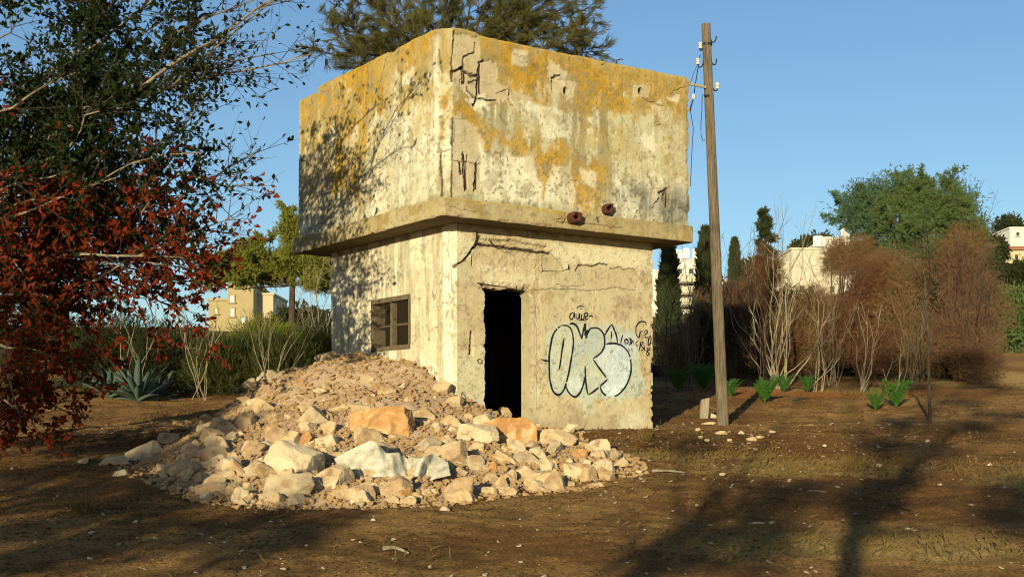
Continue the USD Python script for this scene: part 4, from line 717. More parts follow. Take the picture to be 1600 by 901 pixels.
for i, (px, py, w, h) in enumerate([(1113, 652, 16, 9), (1108, 662, 22, 5), (1127, 677, 18, 6), (1158, 677, 10, 6), (1174, 687, 16, 7), (1188, 684, 14, 5), (1207, 675, 10, 4), (1264, 666, 18, 5), (1090, 672, 8, 5), (1105, 689, 9, 5), (1095, 684, 7, 5), (1140, 688, 8, 4), (1288, 697, 6, 4), (1450, 691, 8, 7), (1373, 729, 12, 7), (1546, 729, 8, 10), (1185, 818, 30, 4), (1345, 763, 7, 4), (1129, 742, 10, 5), (1420, 828, 12, 5), (1268, 890, 10, 5), (908, 662, 24, 10)]):
    P = drop(px, py, ground); d = P[1]; v, f = rock_mesh((w / F * d * 1.1, w / F * d * .8, max(h / F * d * 1.1, .03)), 3000 + i, 2, 10, 0, .06)
    single('ground_stone', (v + P + [0, 0, .2 * h / F * d], f), 'rock_cream' if i % 3 else 'rock_white', 'pale flat stone lying loose on the bare ground', 'stone', 'pale stones lying loose on the bare ground', smooth=30)

for i, (x0, y0, x1, y1, lab) in enumerate([(1388, 792, 1424, 800, 'short dark stick on the ground beside the trunk shadow'), (1258, 772, 1300, 776, 'pale thin stick lying across the shadow right of the heap'), (880, 742, 920, 738, 'thin twig on the ground by the right end of the heap'), (1020, 738, 1070, 742, 'long pale twig on the sunlit ground right of the heap'), (1235, 627, 1265, 624, 'dark log end lying by the ferns under the brown bushes'), (600, 860, 640, 868, 'thin brown twig on the dark ground in front of the heap')]):
    single('stick', tube(curve(drop(x0, y0, ground) + [0, 0, .02], drop(x1, y1, ground) + [0, 0, .03], 7, (0, 0, .02), .01, i), np.linspace(.02, .009, 7) * (2.5 if i == 4 else 1), 6), 'bark_grey' if i % 2 else 'bark_dark', lab, 'stick')
for i, (px, py, lab) in enumerate([(128, 805, 'dry yellowish grass tuft on the dark ground at lower left'), (1010, 690, 'small dry grass tuft by the tower right corner'), (1330, 735, 'dry grass tuft in the sunlit straw patch')]):
    r = rng_(650 + i); P = drop(px, py, ground) + r.normal(0, .05, (90, 3)) * [1, 1, 0]; single('grass_tuft', leaves(P, np.stack([r.normal(0, .5, 90), r.normal(0, .5, 90), np.ones(90)], -1), r.uniform(.12, .3, 90), .012, r), 'straw', lab, 'grass tuft')

# ------------------------------------------------------------------ utility pole, stump post
pb = drop(1131, 663, ground); dp = pb[1]; ptop = at(1103, 38, dp)
pole = thing('utility_pole', 'leaning bare timber utility pole with iron hooks right of the tower', 'utility pole', loc=pb)
def pobj(name, m, mat, **k): return obj(name, m, mat, pole, origin=pb, **k)
def pole_mesh():
    n, sd = 60, 16; V = []
    for i in range(n + 1):
        t = i / n; c = pb + (ptop - pb) * t - [0, 0, .4 * (1 - t)]; r = .115 * (1 - t) + .083 * t
        for j in range(sd):
            a = 2 * math.pi * j / sd + .3; q = r * (abs(math.cos(a)) ** 4 + abs(math.sin(a)) ** 4) ** -.18 * .93
            q *= 1 + .05 * (float(meshkit.noise(np.array([j * 1.7, t * 6, .5]), 3)) - .5)
            V.append(c + [q * math.cos(a), q * math.sin(a), 0])
    k = np.arange(n)[:, None] * sd; j = np.arange(sd)[None]; q = np.stack([k + j, k + (j + 1) % sd, k + sd + (j + 1) % sd, k + sd + j], -1).reshape(-1, 4)
    f = np.vstack([q[:, [0, 1, 2]], q[:, [0, 2, 3]]]); V.append(ptop + [0, 0, .015]); e = n * sd; f = np.vstack([f, np.stack([e + j[0], e + (j[0] + 1) % sd, np.full(sd, len(V) - 1)], -1)])
    return np.array(V), f
pobj('shaft', pole_mesh(), 'pole_wood', smooth=40)
def hook(a, b, c, e, lab=None): 
    p = np.array([at(*q, dp - .02) for q in (a, b, c, e)]); t = np.linspace(0, 1, 12)[:, None]
    q = (1 - t) ** 3 * p[0] + 3 * t * (1 - t) ** 2 * p[1] + 3 * t * t * (1 - t) * p[2] + t ** 3 * p[3]; return pobj('hook', tube(q, .013, 6), 'iron')
def insulator(px, py):
    c = at(px, py, dp - .02); prof = [(0, -.075), (.03, -.075), (.045, -.06), (.05, -.03), (.035, -.022), (.033, -.01), (.055, -.004), (.056, .012), (.04, .022), (.04, .034), (.05, .04), (.05, .058), (.03, .07), (0, .072)]
    m = trimesh.creation.revolve(np.array(prof) * .78, sections=18); return pobj('insulator', (np.array(m.vertices) + c, np.array(m.faces)), 'porcelain', smooth=40)
hook((1110, 61), (1113, 72), (1120, 64), (1119, 57)); hook((1111, 95), (1114, 106), (1121, 102), (1119, 92)); hook((1112, 131), (1115, 148), (1123, 142), (1121, 136)); hook((1099, 70), (1097, 84), (1092, 80), (1094, 74)); hook((1099, 96), (1098, 110), (1089, 106), (1091, 100))
for q in ((1094.5, 71), (1090.5, 96), (1121, 134)): insulator(*q)
pc = lambda y: pb + (ptop - pb) * ((665 - y) / 627)
m = tube([pc(70) + [0, 0, -.02], pc(70) + [0, 0, .02]], .1, 16); pobj('iron_band', m, 'iron')
pobj('clamp', box(at(1104, 149, dp - .1), (.09, .05, .035), 0, .006), 'iron')
arm = box((0, 0, 0), (1, .05, .045), 0, .008); a0, a1 = at(1077, 131, dp), at(1104, 137, dp - .09); ex = a1 - a0; ln = np.linalg.norm(ex); exn = ex / ln; ey = nz(np.cross([0, 0, 1.0], exn)); ez = np.cross(exn, ey)
pobj('brace', (a0 + ex / 2 + arm[0] @ np.array([exn * ln, ey, ez]), arm[1]), 'old_post')
pobj('down_wire', tube(np.array([at(x, y, dp - .11) for x, y in ((1101, 148), (1098, 148), (1097, 156), (1096.5, 175), (1095, 200), (1096, 214), (1099, 221), (1101.5, 218))]), .007, 5), 'cable')
tc_ = CORNER + LEN_R * R_ + OFF_T * (NR + R_)
tz = lambda px, py: np.array([tc_[0] + .03, tc_[1] + .05, EYE + (CY - py) / F * tc_[1]])
sw = thing('stay_wire', 'dark stay wire with porcelain egg insulator running from pole top to tower', 'stay wire', loc=at(1092, 100, dp))
so = at(1092, 100, dp)
obj('wire', tube(np.vstack([at(1094, 86, dp - .02), at(1090, 110, dp), at(1086, 135, dp + .2), at(1084.5, 146, dp + .3)]), .009, 5), 'cable', sw, origin=so)
obj('wire', tube(np.vstack([at(1083, 156, dp + .35), at(1080, 165, dp + .4), tz(1077, 172)]), .014, 5), 'cable', sw, origin=so)
obj('wire', tube(np.vstack([at(1089, 103, dp), at(1084, 115, dp + .2), tz(1078, 129)]), .005, 4), 'cable', sw, origin=so)
obj('wire', tube(np.vstack([tz(1077, 172), tz(1077, 200) + [.05, -.02, 0], tz(1077, 230) + [.03, 0, 0], tz(1077, 290)]), .006, 4), 'cable', sw, origin=so)
e = trimesh.creation.icosphere(2); obj('insulator', (np.array(e.vertices) * [.028, .028, .055] + at(1083.7, 151, dp + .33), np.array(e.faces)), 'porcelain', sw, origin=so, smooth=True)
ps = drop(1100, 654, ground); sp = box((0, 0, .13), (.15, .11, .5), .2, .015); sp[0][:, 0] += .06 * (sp[0][:, 2]); sp[0][:, 2] += .25 * sp[0][:, 0] * (sp[0][:, 2] > .2)
m = trimesh.Trimesh(*sp).subdivide().subdivide(); v = np.array(m.vertices); v += .012 * (meshkit.fbm(v * 12, 3, 4)[:, None] - .5)
single('wooden_stump', (v + ps, np.array(m.faces)), 'old_post', 'short weathered wooden post stump left of the utility pole foot', 'post')

# ------------------------------------------------------------------ vegetation builders
def limb_set(root, targets, r0, r1, seed, sag=.12, wob=.05, n=12):
    out = []
    for i, t in enumerate(targets):
        t = np.asarray(t, float); L = np.linalg.norm(t - root); g = rng_(seed + i)
        p = curve(root, t, n, np.array([g.normal(0, .06), g.normal(0, .06), sag + g.normal(0, .05)]) * L, wob * L * .6, seed + i); out.append((p, np.linspace(r0 * g.uniform(.7, 1.1), r1, n)))
    return out
def twig_set(limbs, per_m, length, rg, frm=.3, rnd=.8, up=.15, taper=True):
    T0, T1 = [], []
    for p, _ in limbs:
        L = np.linalg.norm(np.diff(p, axis=0), axis=1).sum(); k = max(2, int(L * per_m * (1 - frm))); t = rg.uniform(frm, 1, k); x = t * (len(p) - 1); i = np.minimum(x.astype(int), len(p) - 2)
        a = p[i] + (p[i + 1] - p[i]) * (x - i)[:, None]; d = nz(nz(p[i + 1] - p[i]) + rg.normal(0, rnd, (k, 3)) + [0, 0, up])
        T0.append(a); T1.append(a + d * length * rg.uniform(.45, 1.25, (k, 1)) * ((1.25 - .5 * t)[:, None] if taper else 1))
    return np.vstack(T0), np.vstack(T1)
def twig_tubes(A, B_, r, sides=3, n=2):
    d = nz(B_ - A); u = nz(np.cross(d, [.3, .2, 1.0])); w = np.cross(d, u); V = []
    for base, rr in ((A, r), (B_, r * .4)):
        for j in range(3): V.append(base + rr * (math.cos(j * 2.094) * u + math.sin(j * 2.094) * w))
    v = np.stack(V, 1).reshape(-1, 3); k = np.arange(len(A))[:, None] * 6
    return v, np.vstack([k + np.array(q) for q in ([0, 1, 4], [0, 4, 3], [1, 2, 5], [1, 5, 4], [2, 0, 3], [2, 3, 5])])
def spray(A, B_, k, L, W, rg, frm=.3, fan=.9, out=.5, up=0.0, fold=.25, nodes=0):
    n = len(A); t = rg.uniform(frm, 1.05, (n, k, 1)); t = np.where(nodes > 0, frm + (1.02 - frm) * np.round((t - frm) / (1.05 - frm) * max(nodes, 1)) / max(nodes, 1) + rg.normal(0, .03, (n, k, 1)), t); P = A[:, None] * (1 - t) + B_[:, None] * t
    D = nz(B_ - A)[:, None] * out + rg.normal(0, fan, (n, k, 3)) + np.array([0, 0, up]); P, D = P.reshape(-1, 3), D.reshape(-1, 3)
    return P, D
def merge(*ms): return join(ms)

# red and green tree on the left
rt = at(-190, 690, 18.2); rt[2] = ground(rt[0], rt[1]) - .1; fork = rt + [.45, -.1, 1.7]
red_tree = thing('shrub_tree', 'broad leaning tree with dark green upper leaves and rust-red lower leaves on the left', 'tree', loc=rt)
trg = [(490, 24, 13.1), (452, 74, 13.6), (418, 92, 14.2), (436, 8, 12.7), (372, 4, 14), (300, -40, 13.5), (200, -70, 13), (90, -80, 14), (-20, -70, 13.2), (340, 112, 14.8), (338, 170, 13.4), (374, 242, 14.1), (368, 294, 13.7), (300, 235, 12.8), (335, 335, 13.3), (338, 395, 14.3), (325, 470, 13.8), (270, 420, 12.9), (290, 310, 14.8), (160, 500, 13.2), (215, 460, 14.4), (60, 560, 13), (120, 630, 14.0), (30, 640, 13.4), (150, 580, 14.9), (100, 300, 12.5), (200, 250, 14.9), (40, 150, 14.6), (150, 100, 13), (250, 70, 14.4), (240, 150, 13.3), (180, 330, 13), (120, 400, 14.6), (40, 420, 12.7), (20, 270, 13.6), (230, 370, 13.9), (90, 210, 13.4), (10, 30, 13.6), (120, 20, 14.6), (60, 500, 14.3), (260, 500, 14.6), (180, 180, 12.6), (300, 400, 13.2), (240, 300, 12.7), (10, 540, 14.4), (90, 470, 12.7), (140, 250, 15.2), (60, 350, 15), (0, 600, 12.9), (60, 670, 13.6), (-40, 650, 13)]
tg = [at(q[0], q[1], q[2] + 3.7) for q in trg]; L1 = limb_set(fork, tg, .045, .008, 70, .10, .09, 14); rg = rng_(71)
A, E = twig_set(L1, 7.5, .95, rg, .36, .75, .12); A2, E2 = [], []
L2 = [(np.stack([a, (a + e) / 2 + rg.normal(0, .03, 3), e]), None) for a, e in zip(A, E)]
A2, E2 = twig_set(L2, 8.0, .38, rg, .3, .8, .1)
P, D = spray(A2, E2, 13, 0, 0, rg, .3, .75, .6, nodes=2); P1, D1 = spray(A, E, 9, 0, 0, rg, .8, .7, .9, nodes=1); P, D = np.vstack([P, P1]), np.vstack([D, D1])
u_ = CX + F * P[:, 0] / P[:, 1]; thin = (1 - .08 * (P[:, 2] < 2.6)) * (1 - .78 * sstep(u_, 290, 370) * (P[:, 2] > 2.2)) * (1 - .45 * sstep(u_, 120, 260) * sstep(P[:, 2], 3.3, 4.2)); gapn = meshkit.fbm(P * .95, 3, 15); keep = rg.random(len(P)) < thin * np.where(P[:, 2] > 3.2, sstep(gapn, .23, .4), sstep(gapn, .33, .49) * .94 + .06); P, D = P[keep], D[keep]
lvl = P[:, 2] * .8 + 2.8 * (meshkit.fbm(P * 1.1, 3, 5) - .5) + .3 * (meshkit.noise(P * 3.1, 6) - .5); pr = sstep(2.75 - lvl, -.25, .5) * .68 + .07 * (meshkit.noise(P * 2.3, 8) > .72)
isred = rg.random(len(P)) < pr; Ls = rg.uniform(.055, .125, len(P)); print('red tree leaves', len(P), isred.sum())
obj('trunk', merge(tube(curve(rt, fork, 8, (.1, 0, 0), .03, 3), np.linspace(.17, .11, 8), 10)), 'bark_grey', red_tree, origin=rt, smooth=True)
for p, r_ in L1: obj('branch', tube(p, r_, 6), 'bark_grey', red_tree, origin=rt, smooth=True)
obj('twigs', merge(twig_tubes(A, E, .007), twig_tubes(A2, E2, .004)), 'bark_dark', red_tree, origin=rt, kind='stuff')
obj('green_leaves', leaves(P[~isred], D[~isred], Ls[~isred], Ls[~isred] * .48, rg), 'leaf_green', red_tree, origin=rt, kind='stuff')
kk = rg.uniform(.6, 1.4, isred.sum()); obj('red_leaves', leaves(P[isred], D[isred], Ls[isred] * kk, Ls[isred] * kk * rg.uniform(.4, .7, isred.sum()), rg, .4), 'leaf_red', red_tree, origin=rt, kind='stuff')

def eb(px, py, d, rx, ry, ry2=None, share=1.0):                   # an ellipsoid from photo extents
    c = at(px, py, d); return (*c, rx / F * d, (ry2 or rx * .8) / F * d, ry / F * d, share)
def spray_tree(name, label, base, fork, targets, r0, mats, seed, per_m, tl, k, L, W, per2=6, tl2=.3, fan=.7, out=.8, up=0.0, frm=.35, group=None, sag=.1, trunk_r=None, frm2=.2, blobs=(), bn=60, bper=40, bsp=.12):
    base = np.asarray(base, float); fork = np.asarray(fork, float); t = thing(name, label, 'tree', group, loc=base); rg = rng_(seed)
    obj('trunk', tube(curve(base - [0, 0, .2], fork, 10, (.02, 0, 0), .04, seed), np.linspace(trunk_r or r0 * 1.6, r0, 10), 8), mats[0], t, origin=base, smooth=True)
    lm = limb_set(fork, targets, r0 * .32, .008, seed, sag, .07, 10)
    for p, r_ in lm: obj('branch', tube(p, r_, 5), mats[0], t, origin=base, smooth=True)
    A, E = twig_set(lm, per_m, tl, rg, frm, .7, .1); A2, E2 = twig_set([(np.stack([a, (a + e) / 2, e]), None) for a, e in zip(A, E)], per2, tl2, rg, frm2, .7, .05)
    obj('twigs', merge(twig_tubes(A, E, .012), twig_tubes(A2, E2, .006)), mats[0], t, origin=base, kind='stuff')
    P, D = spray(A2, E2, k, 0, 0, rg, .1, fan, out, up); m = leaves(P, D, L * rg.uniform(.6, 1.3, len(P)), W, rg)
    if blobs: m = merge(m, cloud(blobs, bn, bper, bsp, L, W, rg, .8, .2, .3, .8))
    obj('crown', m, mats[1], t, origin=base, kind='stuff'); return t
def gat(px, d): x = (px - CX) / F * d; return np.array([x, d, float(ground(x, d))])
# feathery tree rising behind the tank
spray_tree('casuarina_tree', 'feathery olive-brown tree whose crown shows above the tank rim', gat(720, 31), at(705, 190, 31), [at(*q) for q in [(512, 85, 30.5), (500, 70, 31), (540, 40, 31.5), (530, 5, 30.5), (585, 85, 31), (570, -20, 31), (620, 40, 30), (615, 70, 31.5), (660, 15, 31), (655, -50, 31), (700, 0, 31.5), (700, 30, 30.5), (750, 10, 30.3), (740, -60, 31), (800, 20, 31), (810, -20, 31.4), (835, 40, 31.6), (870, 30, 31), (865, -15, 31), (905, 45, 31), (918, 20, 31.2), (935, 78, 31), (890, 70, 30.6), (780, 40, 31.4), (590, 10, 31.4), (640, 50, 31.5)]], .16, ('bark_dark', 'needle_brown'), 81, 8, .8, 42, .22, .014, 7, .4, .35, 1.1, -.12, .45, trunk_r=.25)
# umbrella pine far left
pb2 = gat(452, 46)
spray_tree('umbrella_pine', 'flat-topped yellow-green pine with forked dark trunk left of the tower', pb2, at(456, 445, 46), [at(*q) for q in [(345, 412, 45.5), (332, 428, 46), (362, 398, 46.5), (385, 396, 45.5), (400, 388, 46), (418, 398, 47), (380, 425, 45), (412, 428, 46), (428, 410, 45.6), (455, 412, 45.5), (478, 408, 46), (500, 418, 46.3), (515, 405, 46), (492, 436, 45.5), (520, 440, 46.5), (470, 380, 46.2), (455, 360, 46), (452, 345, 46.3), (475, 350, 46), (540, 425, 46), (358, 420, 47), (440, 420, 47)]], .1, ('bark_dark', 'needle_green'), 91, 6, .7, 80, .19, .045, 7, .4, .9, .6, .25, .6, trunk_r=.15, sag=-.04, frm2=.3, bn=70, bper=90, bsp=.16, blobs=[eb(350, 416, 46, 24, 14), eb(388, 402, 46, 34, 14), eb(420, 424, 46.3, 30, 14), eb(376, 428, 45.5, 26, 9), eb(458, 412, 46, 30, 14), eb(500, 416, 46, 28, 14), eb(456, 362, 46.2, 16, 22), eb(500, 438, 46, 24, 10), eb(470, 390, 46.5, 14, 12)])
# bare branched tree against the tower's left side
def stems(name, label, cat, base, targets, r0, mat, seed, per_m=3.0, tl=.6, group=None, r1=.004, sag=.03, tw=.006, sub=True, wob=.05):
    t = thing(name, label, cat, group, loc=base); rg = rng_(seed); lm = []
    for i, q in enumerate(targets): lm += limb_set(base + rg.normal(0, .1, 3) * [1, 1, 0] - [0, 0, .05], [q], r0 * rg.uniform(.4, .8), r1, seed * 31 + i, sag, wob, 12)
    for p, r_ in lm: obj('stem', tube(p, r_, 5), mat, t, origin=base, smooth=True)
    A, E = twig_set(lm, per_m, tl, rg, .3, .55, .25); ms = [twig_tubes(A, E, tw)]
    if sub: A2, E2 = twig_set([(np.stack([a, (a + e) / 2, e]), None) for a, e in zip(A, E)], 4, tl * .5, rg, .3, .5, .2); ms.append(twig_tubes(A2, E2, tw * .6))
    obj('twigs', merge(*ms), mat, t, origin=base, kind='stuff'); return t, lm, A, E
stems('bare_tree', 'leafless grey tree with many thin branches between pine and tower', 'tree', gat(500, 40), [at(*q, 40) for q in [(470, 430), (490, 400), (515, 410), (530, 430), (480, 470), (545, 460), (505, 380), (455, 455), (525, 480)]], .05, 'bark_grey', 92, 2.5, .9)
def bush(name, label, base, blobs, mat, n, per, spread, L, W, seed, stem=None, cat='bush', group=None, out=1.0, up=.2, jit=.8, shell=.45, stem_n=6):
    t = thing(name, label, cat, group, loc=base); rg = rng_(seed)
    if stem:
        ms = []
        for i in range(stem_n):
            b = blobs[i % len(blobs)]; q = np.array(b[:3]) + rg.normal(size=3) * np.array(b[3:6]) * .4
            obj('stem', tube(curve(base + rg.normal(0, .12, 3) * [1, 1, 0] - [0, 0, .1], q, 8, (0, 0, .1), .04, seed + i), np.linspace(.035, .008, 8), 5), stem, t, origin=base)
    obj('foliage', cloud(blobs, n, per, spread, L, W, rg, out, up, shell, jit), mat, t, origin=base, kind='stuff'); return t
# dry brown tamarisk masses on the right
for i, (bp, bl, lab) in enumerate([
    (1500, [eb(1500, 430, 37, 55, 60), eb(1535, 490, 36.5, 45, 70), eb(1490, 520, 36, 60, 60), eb(1530, 560, 35.5, 40, 40)], 'largest round dry brown bush at the far right'),
    (1425, [eb(1420, 440, 38, 50, 44), eb(1385, 430, 38.3, 36, 40), eb(1400, 500, 37, 45, 60), eb(1440, 540, 36.5, 50, 50)], 'sandy-brown bush directly below the green crown at the right'),
    (1350, [eb(1350, 450, 37.5, 40, 55), eb(1325, 510, 37, 45, 55), eb(1370, 545, 36.5, 45, 45)], 'reddish-brown dry bush behind the small forked bare shrub'),
    (1270, [eb(1275, 480, 38, 36, 40), eb(1245, 530, 37.5, 40, 50), eb(1295, 530, 37.5, 34, 40)], 'low rust-brown bush in front of the cream building'),
    (1190, [eb(1195, 440, 39, 32, 60), eb(1180, 500, 38, 40, 60), eb(1215, 550, 37, 45, 45)], 'tall rust-brown bush below the ragged conifer'),
    (1150, [eb(1150, 500, 38.5, 26, 70), eb(1135, 560, 38, 35, 40)], 'dark brown dry bush just right of the utility pole'),
    (1070, [eb(1060, 545, 38, 45, 45), eb(1092, 510, 38.5, 24, 60)], 'dark brown thicket between the tower and the utility pole'),
    (1470, [eb(1465, 400, 38.5, 50, 40), eb(1510, 395, 38, 34, 40)], 'sandy bush top reaching up behind the slender dark trunk'),
    (1310, [eb(1310, 405, 40, 26, 30), eb(1345, 400, 40, 30, 26)], 'thin sandy bush top left of the blue-green tree')]):
    bush('dry_bush', lab, gat(bp, bl[0][1]), bl, ('twig_brown', 'twig_sandy', 'twig_russet', 'twig_sandy', 'twig_russet', 'twig_brown', 'twig_brown', 'twig_sandy', 'twig_sandy')[i], 190, 50, .17, .17, .015, 120 + i, 'bark_dark', up=.35, jit=.9, shell=.1, stem_n=18)
# dark green-brown undergrowth behind
for i, (bp, d, bl, lab) in enumerate([(1060, 41, [eb(1050, 590, 41, 60, 35), eb(1110, 580, 41, 40, 40)], 'low dark undergrowth at the foot of the thicket right of the tower'), (1200, 41, [eb(1190, 590, 41, 70, 30), eb(1280, 585, 41, 60, 35)], 'low dark undergrowth behind the pale fan-shaped shrub'), (1420, 40, [eb(1400, 580, 40, 90, 30), eb(1500, 585, 39, 60, 30)], 'low dark undergrowth below the largest brown bush'), (1300, 38, [eb(1305, 520, 38, 30, 44), eb(1385, 480, 38.5, 30, 44), eb(1450, 490, 38, 26, 50)], 'muted olive scrub filling the gaps between the brown bushes'), (1115, 38, [eb(1120, 530, 38, 26, 50), eb(1230, 500, 39, 28, 50)], 'muted olive scrub on both sides of the pale fan-shaped shrub')]):
    bush('undergrowth', lab, gat(bp, d), bl, 'twig_olive', 150, 36, .2, .2, .03, 140 + i, None, up=.4)
# green crown on a thin dark trunk
spray_tree('feathery_tree', 'bright green feathery crown rising out of the brown bushes at the right', gat(1455, 38.5), at(1452, 430, 38.5), [at(px, py, 38.5 + q) for px, py, q in [(1400, 300, .3), (1420, 285, -.2), (1450, 278, .1), (1480, 290, -.2), (1500, 320, .2), (1512, 350, 0), (1400, 345, -.3), (1420, 380, .2), (1450, 340, -.4), (1480, 360, .4), (1440, 310, .4), (1495, 390, -.2), (1465, 400, .2), (1405, 410, .2), (1520, 385, 0), (1385, 380, .3)]], .07, ('bark_dark', 'feather_green'), 151, 7, .7, 36, .16, .03, 8, .36, .7, .7, -.15, .4, bn=44, bper=60, bsp=.26, blobs=[eb(1440, 325, 38.5, 36, 28), eb(1475, 350, 38.8, 30, 34), eb(1420, 375, 38.7, 32, 30), eb(1460, 400, 38.3, 38.5, 26)])
sb = drop(1452, 659, ground); ds = sb[1]
spray_tree('sapling', 'slender leafless-looking sapling with a thin dark trunk in front of the brown bushes', sb, at(1446, 470, ds), [at(px, py, ds + q) for px, py, q in [(1444, 380, 0), (1425, 420, .2), (1462, 410, -.2), (1438, 345, .1), (1470, 440, .2)]], .028, ('bark_dark', 'feather_green'), 153, 5, .3, 8, .07, .018, 5, .14, .7, .7, -.1, .4, trunk_r=.034)
spray_tree('acacia_tree', 'blue-green feathery tree behind the bright green one, leaning left', gat(1400, 41), at(1400, 420, 41), [at(px, py, 41 + q) for px, py, q in [(1318, 320, .3), (1330, 300, -.3), (1345, 345, .5), (1360, 305, 0), (1385, 292, .4), (1410, 282, 0), (1440, 290, .5), (1375, 330, -.4), (1350, 370, .2), (1480, 300, .6), (1500, 330, .2), (1400, 330, .6), (1312, 345, 0), (1510, 300, 0)]], .06, ('bark_dark', 'feather_blue'), 152, 6.5, .7, 45, .13, .034, 6, .35, .7, .7, 0, .4, bn=60, bper=70, bsp=.26, blobs=[eb(1340, 330, 41, 30, 28), eb(1370, 312, 41, 36, 24), eb(1410, 300, 41, 40, 20), eb(1370, 365, 41.3, 40, 34), eb(1490, 320, 41.5, 34, 36), eb(1515, 370, 41.5, 24, 36)])
stems('bare_shrub', 'tall wispy leafless shrub sticking up right of the green crown', 'shrub', gat(1525, 38), [at(*q, 38) for q in [(1520, 300), (1535, 290), (1545, 300), (1550, 340), (1510, 340)]], .02, 'bark_dark', 161, 2.0, .5)
stems('bare_shrub', 'pale fan of many bare stems right of the utility pole', 'shrub', gat(1216, 33.5), [at(px, py, 33.5 + q) for px, py, q in [(1170, 400, .4), (1180, 360, -.3), (1196, 420, .6), (1210, 330, 0), (1215, 300, .3), (1232, 350, -.4), (1240, 400, .2), (1258, 330, 0), (1280, 310, .2), (1262, 410, -.5), (1290, 450, .3), (1140, 440, 0), (1128, 470, .3), (1225, 440, -.6), (1188, 480, -.4), (1300, 520, 0), (1160, 470, -.3), (1250, 480, -.5)]], .035, 'stem_pale', 162, 1.7, .7, wob=.07)
stems('bare_shrub', 'small forked bare shrub in front of the reddish-brown bush', 'shrub', gat(1350, 33), [at(px, py, 33) for px, py in [(1335, 480), (1350, 470), (1362, 500), (1385, 510), (1375, 480), (1320, 500)]], .035, 'stem_pale', 163, 2, .4)
stems('bare_shrub', 'leafless shrub with thin dark stems close to the tower right side', 'shrub', gat(1062, 34), [at(px, py, 34) for px, py in [(1035, 420), (1050, 400), (1060, 380), (1075, 400), (1090, 370), (1105, 350), (1120, 400), (1040, 460), (1100, 440)]], .022, 'bark_dark', 164, 2.4, .6)
stems('bare_shrub', 'low leafless shrub leaning right beside the pale fan', 'shrub', gat(1275, 33), [at(px, py, 33) for px, py in [(1270, 480), (1300, 560), (1320, 545), (1290, 500), (1266, 430)]], .024, 'stem_pale', 165, 1.6, .5)
stems('bare_shrub', 'thin pale stems in front of the largest brown bush', 'shrub', gat(1400, 31.5), [at(px, py, 31.5) for px, py in [(1405, 520), (1412, 500), (1425, 530), (1395, 560)]], .018, 'stem_pale', 166, 2, .4)
for i, (px, d, n, x0, x1, y0, y1, mt, lab) in enumerate([(1140, 36, 13, 1110, 1180, 370, 470, 'bark_dark', 'dark upright bare stems right behind the utility pole'), (1300, 35, 14, 1240, 1350, 380, 500, 'stem_brown', 'grey wispy bare stems in front of the cream building'), (1430, 35.5, 14, 1370, 1500, 400, 520, 'stem_brown', 'grey wispy bare stems behind the slender dark trunk'), (1530, 35.5, 12, 1490, 1570, 330, 480, 'bark_dark', 'dark wispy bare stems at the far right of the brown bushes'), (1195, 35.5, 12, 1150, 1240, 350, 470, 'stem_brown', 'grey wispy bare stems behind the pale fan-shaped shrub'), (1080, 36, 12, 1030, 1115, 400, 500, 'stem_brown', 'grey bare stems in the thicket between tower and utility pole')]):
    r = rng_(600 + i); stems('bare_shrub', lab, 'shrub', gat(px, d), [at(r.uniform(x0, x1), r.uniform(y0, y1), d + r.normal(0, .4)) for _ in range(n)], .02, mt, 170 + i, 2.2, .6, tw=.005)
# low green weeds and ferns
def fern(label, base, n, L, seed, mat='fern', name='fern', cat='fern', group=None):
    t = thing(name, label, cat, group, loc=base); r = rng_(seed)
    for i in range(2 * n):
        a = r.uniform(0, 6.28); ln = L * r.uniform(.6, 1.15); r_o = r.uniform(.15, .65); d = np.array([math.cos(a), math.sin(a), 0]); p = np.array([base + d * ln * r_o * s + [0, 0, ln * (1.2 * s - .45 * s * s)] for s in np.linspace(0, 1, 9)])
        sd = np.cross(d, [0, 0, 1]); P, D = [], []
        for j in range(2, 9):
            for q in np.linspace(0, 1, 3)[:2]:
                b = p[j - 1] * (1 - q) + p[j] * q
                for sg in (-1, 1): P.append(b); D.append(sd * sg + nz(p[j] - p[j - 1]) * .6 + r.normal(0, .12, 3))
        k = np.linspace(1, .35, len(P)); m = merge(tube(p, np.linspace(.006, .002, 9), 3), leaves(np.array(P), np.array(D), ln * .2 * k, ln * .04, r))
        obj('frond', m, mat, t, origin=base)
for i, (px, py, n, L, lab) in enumerate([(1195, 628, 14, .62, 'green fern clump at the foot of the pale fan-shaped shrub'), (1262, 612, 11, .45, 'small green fern clump right of the pale fan-shaped shrub'), (1100, 610, 14, .75, 'dark green fern clump left of the utility pole'), (1060, 612, 12, .7, 'dark green fern clump near the tower right side'), (1142, 620, 9, .45, 'small fern clump touching the utility pole on its right'), (1400, 636, 14, .62, 'bushy green fern clump left of the slender trunk'), (1368, 640, 9, .5, 'thin fern clump at the left of the bushy green one'), (1225, 612, 10, .5, 'fern clump directly behind the pale shrub stems')]):
    fern(lab, drop(px, py, ground), int(n * 1.4), L * 1.15, 170 + i)
